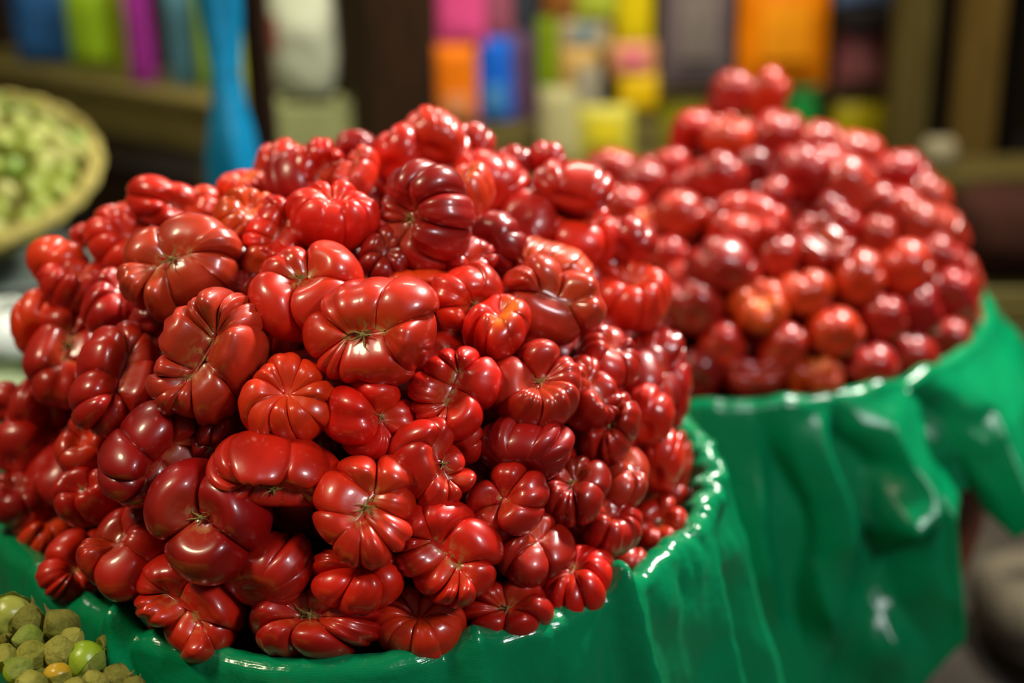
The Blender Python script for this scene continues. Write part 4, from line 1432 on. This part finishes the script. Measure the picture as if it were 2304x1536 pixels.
G1, G2 = 'packets on the stall counter', 'packets on the upper shelf'
pouch('orange packet standing on the counter right of the dark brown post', 985, 100, 1072, 270, YB-.05, mat(ORANGE), group=G1, panel=(mat((.85, .36, .16)), .06, .36))
pouch('bright blue packet between the orange and the purple ones', 1076, 84, 1150, 268, YB, mat(BLUE), group=G1, panel=(mat((.10, .30, .55)), .1, .45))
pouch('dull purple packet right of the blue one', 1146, 70, 1208, 268, YB+.05, mat(PURPLE), group=G1)
pouch('pink packet with a pale front lying above the orange one', 985, -70, 1090, 102, YB-.03, mat(PINK), group=G1, fat=.4)
pouch('dusky rose packet above the blue one', 1084, -70, 1150, 82, YB+.03, mat((.36, .11, .16)), group=G1)
pouch('slate dark packet above the purple one', 1150, -70, 1205, 68, YB+.05, mat((.05, .06, .07)), group=G1)
pouch('lime green narrow packet left of the cream bags', 1212, 40, 1252, 200, YB, mat((.24, .34, .01)), group=G1)
pouch('cream bag standing at the front of the counter', 1215, 196, 1300, 335, YB-.12, mat(CREAM), group=G1)
pouch('lime and yellow bag in front, right of the cream bag', 1300, 236, 1424, 345, YB-.12, mat((.56, .52, .08)), group=G1, panel=(mat((.72, .60, .03)), .3, .8))
pouch('greyish packet behind the cream bag', 1296, 150, 1352, 262, YB-.02, mat((.36, .33, .24)), group=G1)
pouch('beige orange packet in the middle of the counter', 1260, 108, 1345, 225, YB+.04, mat((.62, .40, .12)), group=G1)
pouch('tan packet above the beige orange one', 1258, 44, 1372, 118, YB+.06, mat((.55, .42, .20)), group=G1, panel=(mat((.24, .30, .30)), .3, .9))
pouch('rusty brown packet at the top edge', 1222, -70, 1300, 42, YB+.06, mat((.30, .12, .03)), group=G1)
pouch('pale lime packet at the top edge', 1296, -70, 1392, 46, YB+.05, mat((.45, .52, .06)), group=G1)
pouch('golden yellow packet at the top edge', 1388, -70, 1468, 100, YB+.02, mat((.66, .52, .01)), group=G1)
pouch('salmon pink packet in the stack of yellow ones', 1372, 96, 1476, 170, YB, mat((.66, .32, .14)), group=G1, panel=(mat((.68, .20, .22)), .2, .9))
pouch('deep yellow packet under the salmon pink one', 1392, 166, 1480, 250, YB, mat((.72, .48, .01)), group=G1)
pouch('olive yellow bag right of the deep yellow packet', 1482, 206, 1600, 330, YB-.04, mat((.22, .21, .01)), group=G1)
pouch('green bag glimpsed behind the far crown', 1766, 196, 1842, 330, YB-.06, mat((.02, .24, .05)), group=G1)
pouch('mustard yellow bag under the maroon packet', 1868, 226, 2004, 345, YB-.04, mat((.30, .25, .006)), group=G1)
pouch('shadowed olive bag behind the far crown', 1600, 212, 1768, 335, YB-.02, mat((.14, .13, .01)), group=G1)
for px0, px1, pyt, lab in ((980, 1212, 272, 'olive wood crate under the orange, blue and purple packets'),
                           (1240, 1476, 264, 'olive wood crate behind the cream bag and the lime and yellow bag')):
    x0, z0, x1, z1 = rect(px0, pyt, px1, 345, YB+.02)
    slat_crate('crate', lab, x0, x1, YB-.03, YB+.13, z1, OLIVEWOOD, 2, z0=zs+.002)
# upper shelf at the right
zu = at_y(1700, 196, YB)[2]
xa2, xb2 = at_y(1484, 200, YB)[0], at_y(2012, 200, YB)[0]
t = empty('shelf', ((xa2+xb2)/2, YB+.05, zs), 0, 'dark wooden shelf over the counter with orange and maroon packets', 'shelf')
mb = MB()
mb.box((-(xb2-xa2)/2, -.12, zu-zs-.022), ((xb2-xa2)/2, .10, zu-zs-.002))
mb.build('shelf_board', DARKWOOD, t, False)
for sx in (-1, 1):
    mb = MB()
    mb.box((sx*((xb2-xa2)/2-.012)-.012, -.02, .0), (sx*((xb2-xa2)/2-.012)+.012, .02, zu-zs-.022))
    mb.build('bracket', DARKWOOD, t, False)
pouch('mauve grey sack-like packet on the upper shelf', 1488, -70, 1652, 194, YB+.03, mat((.15, .115, .12), .6), group=G2, panel=(mat((.19, .16, .14), .6), .25, .8))
pouch('large bright orange packet on the upper shelf', 1658, -70, 1870, 195, YB, mat((.66, .20, .003)), group=G2, panel=(mat((.72, .28, .01)), .25, .75))
pouch('maroon packet on the upper shelf right of the orange one', 1878, 62, 2010, 195, YB+.02, mat((.17, .05, .05), .6), group=G2, panel=(mat((.21, .075, .075), .6), .15, .85))
pouch('dark steel blue packet lying over the maroon one', 1880, -70, 2006, 12, YB+.03, mat((.08, .12, .20), .6), group=G2)
mb = MB()
x0, z0, x1, z1 = rect(1876, 14, 2010, 60, YB+.02)
mb.box((x0, YB-.06, z0), (x1, YB+.08, z1))
tag(mb.build('box', mat((.014, .010, .008), .6), smooth=False), 'black carton squeezed between the maroon and steel blue packets', 'box')


def post(label, px0, px1, Y, mt, top=2.4, dep=.10, py=150, group=None):
    xa, xb = at_y(px0, py, Y)[0], at_y(px1, py, Y)[0]
    t = empty('wooden_post', ((xa+xb)/2, Y, 0), 0, label, 'post', group)
    mb = MB()
    mb.box((-(xb-xa)/2, -dep/2, .03), ((xb-xa)/2, dep/2, top), .006)
    mb.build('shaft', mt, t, False)
    mb = MB()
    mb.box((-(xb-xa)/2-.015, -dep/2-.015, 0), ((xb-xa)/2+.015, dep/2+.015, .03), .006)
    mb.build('foot', mt, t, False)
    return t


post('thick dark brown wooden post left of the pink and orange packets', 838, 978, 3.7, DARKWOOD, dep=.14)
post('olive brown wooden post right of the maroon packet', 2008, 2088, 3.9, POSTWOOD)
post('ochre brown wooden post near the right frame edge', 2156, 2244, 3.7, BROWNPOST, dep=.08)
post('narrow dark post beside the turquoise wrapped pole', 556, 610, 2.40, DARKWOOD, dep=.04)
# turquoise pole with plastic wrapped round it
TURQ = plain('turquoise_plastic', (.0, .20, .40), .35, .75, 6, .5)
p0 = at_y(508, 200, 2.32)
t = empty('pole', (p0[0], p0[1], 0), 0, 'pole wrapped in turquoise plastic behind the left shoulder of the near heap', 'pole')
mb = MB()
mb.lathe([(.022, 0), (.022, 2.3)], 16)
mb.build('shaft', DARKWOOD, t)
mb = MB()
pr = []
for k in range(46):
    z = .12+k*.048
    pr.append((.036+.009*math.sin(z*13+4.2)+.003*math.sin(z*31), z))
mb.lathe(pr, 28, wob=lambda a, z: .14*math.sin(3*a+z*7)+.06*math.sin(7*a-z*11))
mb.build('plastic_wrap', TURQ, t)

# left table with goods
TL, TR = at_z(-140, 128, .70), at_z(492, 236, .70)
ang = math.atan2(TR[1]-TL[1], TR[0]-TL[0])
tc_ = (TL+TR)/2
Lt = math.hypot(TR[0]-TL[0], TR[1]-TL[1])
t = empty('table', (tc_[0], tc_[1], 0), ang, 'olive wood table with bright bags behind the tilted basket', 'table')
for k in range(3):
    mb = MB()
    mb.box((-Lt/2, .0+.10*k, .665), (Lt/2-.06*k, .096+.10*k, .70))
    mb.build('plank', OLIVEWOOD, t, False)
mb = MB()
mb.box((-Lt/2+.01, .012, .555), (Lt/2-.01, .037, .663))
mb.build('apron', OLIVEWOOD, t, False)
mb = MB()
mb.box((-Lt/2+.01, .10, .25), (Lt/2-.01, .12, .42))
mb.build('rail', DARKWOOD, t, False)
for sx in (-1, 1):
    for yy in (.06, .26):
        mb = MB()
        mb.box((sx*(Lt/2-.12)-.03, yy-.03, 0), (sx*(Lt/2-.12)+.03, yy+.03, .663))
        mb.build('leg', OLIVEWOOD, t, False)


ca, sa = math.cos(ang), math.sin(ang)
GL = 'bags on the left table'
for (pxc, wpx, hgt, v, c, label, kw) in (
        (15, 130, .30, .14, (.03, .11, .26), 'navy blue bag at the left end of the table', {}),
        (100, 110, .26, .18, (.26, .40, .02), 'leaf green bag on the left table next to the navy one', {}),
        (165, 60, .28, .22, (.46, .54, .34), 'pale mint bag between the green and the olive yellow ones', {}),
        (215, 64, .30, .14, (.34, .36, .01), 'olive yellow bag left of the purple one', {}),
        (272, 62, .33, .08, (.26, .03, .22), 'magenta purple bag hanging nearest the table edge', {}),
        (325, 60, .28, .14, (.10, .24, .30), 'grey blue bag right of the purple one', {}),
        (385, 84, .32, .16, (.24, .38, .02), 'grass green bag at the right of the table', {}),
        (440, 50, .30, .17, (.42, .46, .05), 'lime yellow bag at the right end of the table', {})):
    p = at_z(pxc, 128+(pxc+140)*104/610, .70)     # on the front edge
    P = np.array([p[0]-sa*v, p[1]+ca*v, .70])
    dist = P@np.array([0, FWD[1], 0])+(CAM[2]-.70)*(-FWD[2])
    wv = wpx/FPX*dist
    tt_ = empty('bag', P, ang*.15, label, 'bag', GL)
    nu, nv, vv_ = 15, 15, []
    for side in (-1, 1):
        for j in range(nv):
            s = j/(nv-1)
            for i in range(nu):
                u = i/(nu-1)*2-1
                b = (max(0, 1-abs(u)**2.6))**.6*(max(0, 1-abs(2*s-1)**5))**.6
                n_ = noise.noise(Vector((u*2+pxc, s*3, side*2)))
                vv_.append((u*wv/2, side*wv*.22*b*(1+.25*n_), s*hgt))
    n = nu*nv
    ff_ = []
    for k in (0, n):
        for j in range(nv-1):
            for i in range(nu-1):
                a = k+j*nu+i
                ff_.append((a, a+1, a+nu+1, a+nu))
    MB().add(vv_, ff_).build('body', mat(c), tt_)
    mb = MB()
    mb.box((-wv/2, -.004, hgt-.012), (wv/2, .004, hgt+.01), .001)
    mb.build('seal', mat(c), tt_, False)

# cream sack on a pale green crate between the two posts
x0, z0, x1, z1 = rect(612, -50, 752, 206, 3.75)
sack('sack', 'cream white sack with red print standing on the pale olive crate', x0, x1, z0, z1, 3.75, .16, plain('cream_sack', (.40, .43, .30), .6), seed=5)
st = [o for o in scene.objects if o.get('label', '').startswith('cream white sack')][0]
mb = MB()
nn = 9
pv = []
for j in range(nn):
    s = .40+.30*j/(nn-1)
    for i in range(4):
        pv.append((-(x1-x0)*(.43-.045*i), -.036-.012*i**.6-.012, s*(z1-z0)))
mb.add(pv, [(j*4+i, j*4+i+1, j*4+i+5, j*4+i+4) for j in range(nn-1) for i in range(3)])
mb.build('red_print', plain('red_print', (.34, .05, .04), .6), st)
x0, zq, x1, z1 = rect(608, 206, 792, 420, 3.75)
slat_crate('crate', 'pale olive crate under the cream sack, behind the near heap', x0+.05, x1-.03, 3.68, 3.90, z0-.004, plain('pale_olive', (.24, .26, .10), .6), 3)

# right side: black boards for gap shade, sack and crate behind the far heap
x0, z0, x1, z1 = rect(2090, -60, 2330, 330, 4.3)
t = empty('dark_gap_boards', ((x0+x1)/2, 4.3, 0), 0, 'added black boards painting the shade of the gap between the two right-hand posts', 'screen')
for k in range(5):
    wq = (x1-x0)/5
    mb = MB()
    mb.box((x0-(x0+x1)/2+k*wq, -.012, 0), (x0-(x0+x1)/2+(k+1)*wq-.006, .012, 1.6))
    mb.build('plank', plain('gap_shade_black', (.006, .004, .002), .9, spec=.05), t, False)  # black colour stands for the shade of an open gap
x0, z0, x1, z1 = rect(2072, 312, 2152, 372, 3.5)
sack('sack', 'small beige sack at the foot of the posts on the right', x0, x1, z0, z1, 3.5, .09, plain('beige_sack', (.20, .17, .09), .8), seed=8, tie=False)
zb = z0
x0, z0, x1, z1 = rect(2050, 372, 2420, 440, 3.45)
t = empty('bench', ((x0+x1)/2, 3.5, 0), 0, 'olive wood bench with the small beige sack, right of the far heap', 'bench')
for k in range(2):
    mb = MB()
    mb.box((-(x1-x0)/2, -.12+.12*k, zb-.04), ((x1-x0)/2, -.006+.12*k, zb-.003))
    mb.build('plank', POSTWOOD, t, False)
for sx in (-1, 1):
    mb = MB()
    mb.box((sx*((x1-x0)/2-.05)-.025, -.08, 0), (sx*((x1-x0)/2-.05)+.025, .08, zb-.04))
    mb.build('leg', POSTWOOD, t, False)
x0, z0, x1, z1 = rect(2130, 425, 2420, 600, 3.05)
sack('sack', 'dark maroon sack lying on the olive crate at the right', x0, x1, z0, z1, 3.05, .25, plain('maroon_sack', (.030, .009, .005), .9, spec=.1), seed=11, tie=False)
slat_crate('crate', 'olive wooden crate behind the far heap at the right frame edge', x0+.03, x1, 2.93, 3.17, z0-.004, OLIVEWOOD, 4)
x0, z0, x1, z1 = rect(2165, 1290, 2520, 1700, 2.02)
sack('sack', 'grey burlap sack on the floor in the lower right corner', x0, x1, 0, z1, 2.02, .30,
     noisy('burlap', (.075, .06, .034), (.115, .095, .06), 40, .9, .5), seed=14)
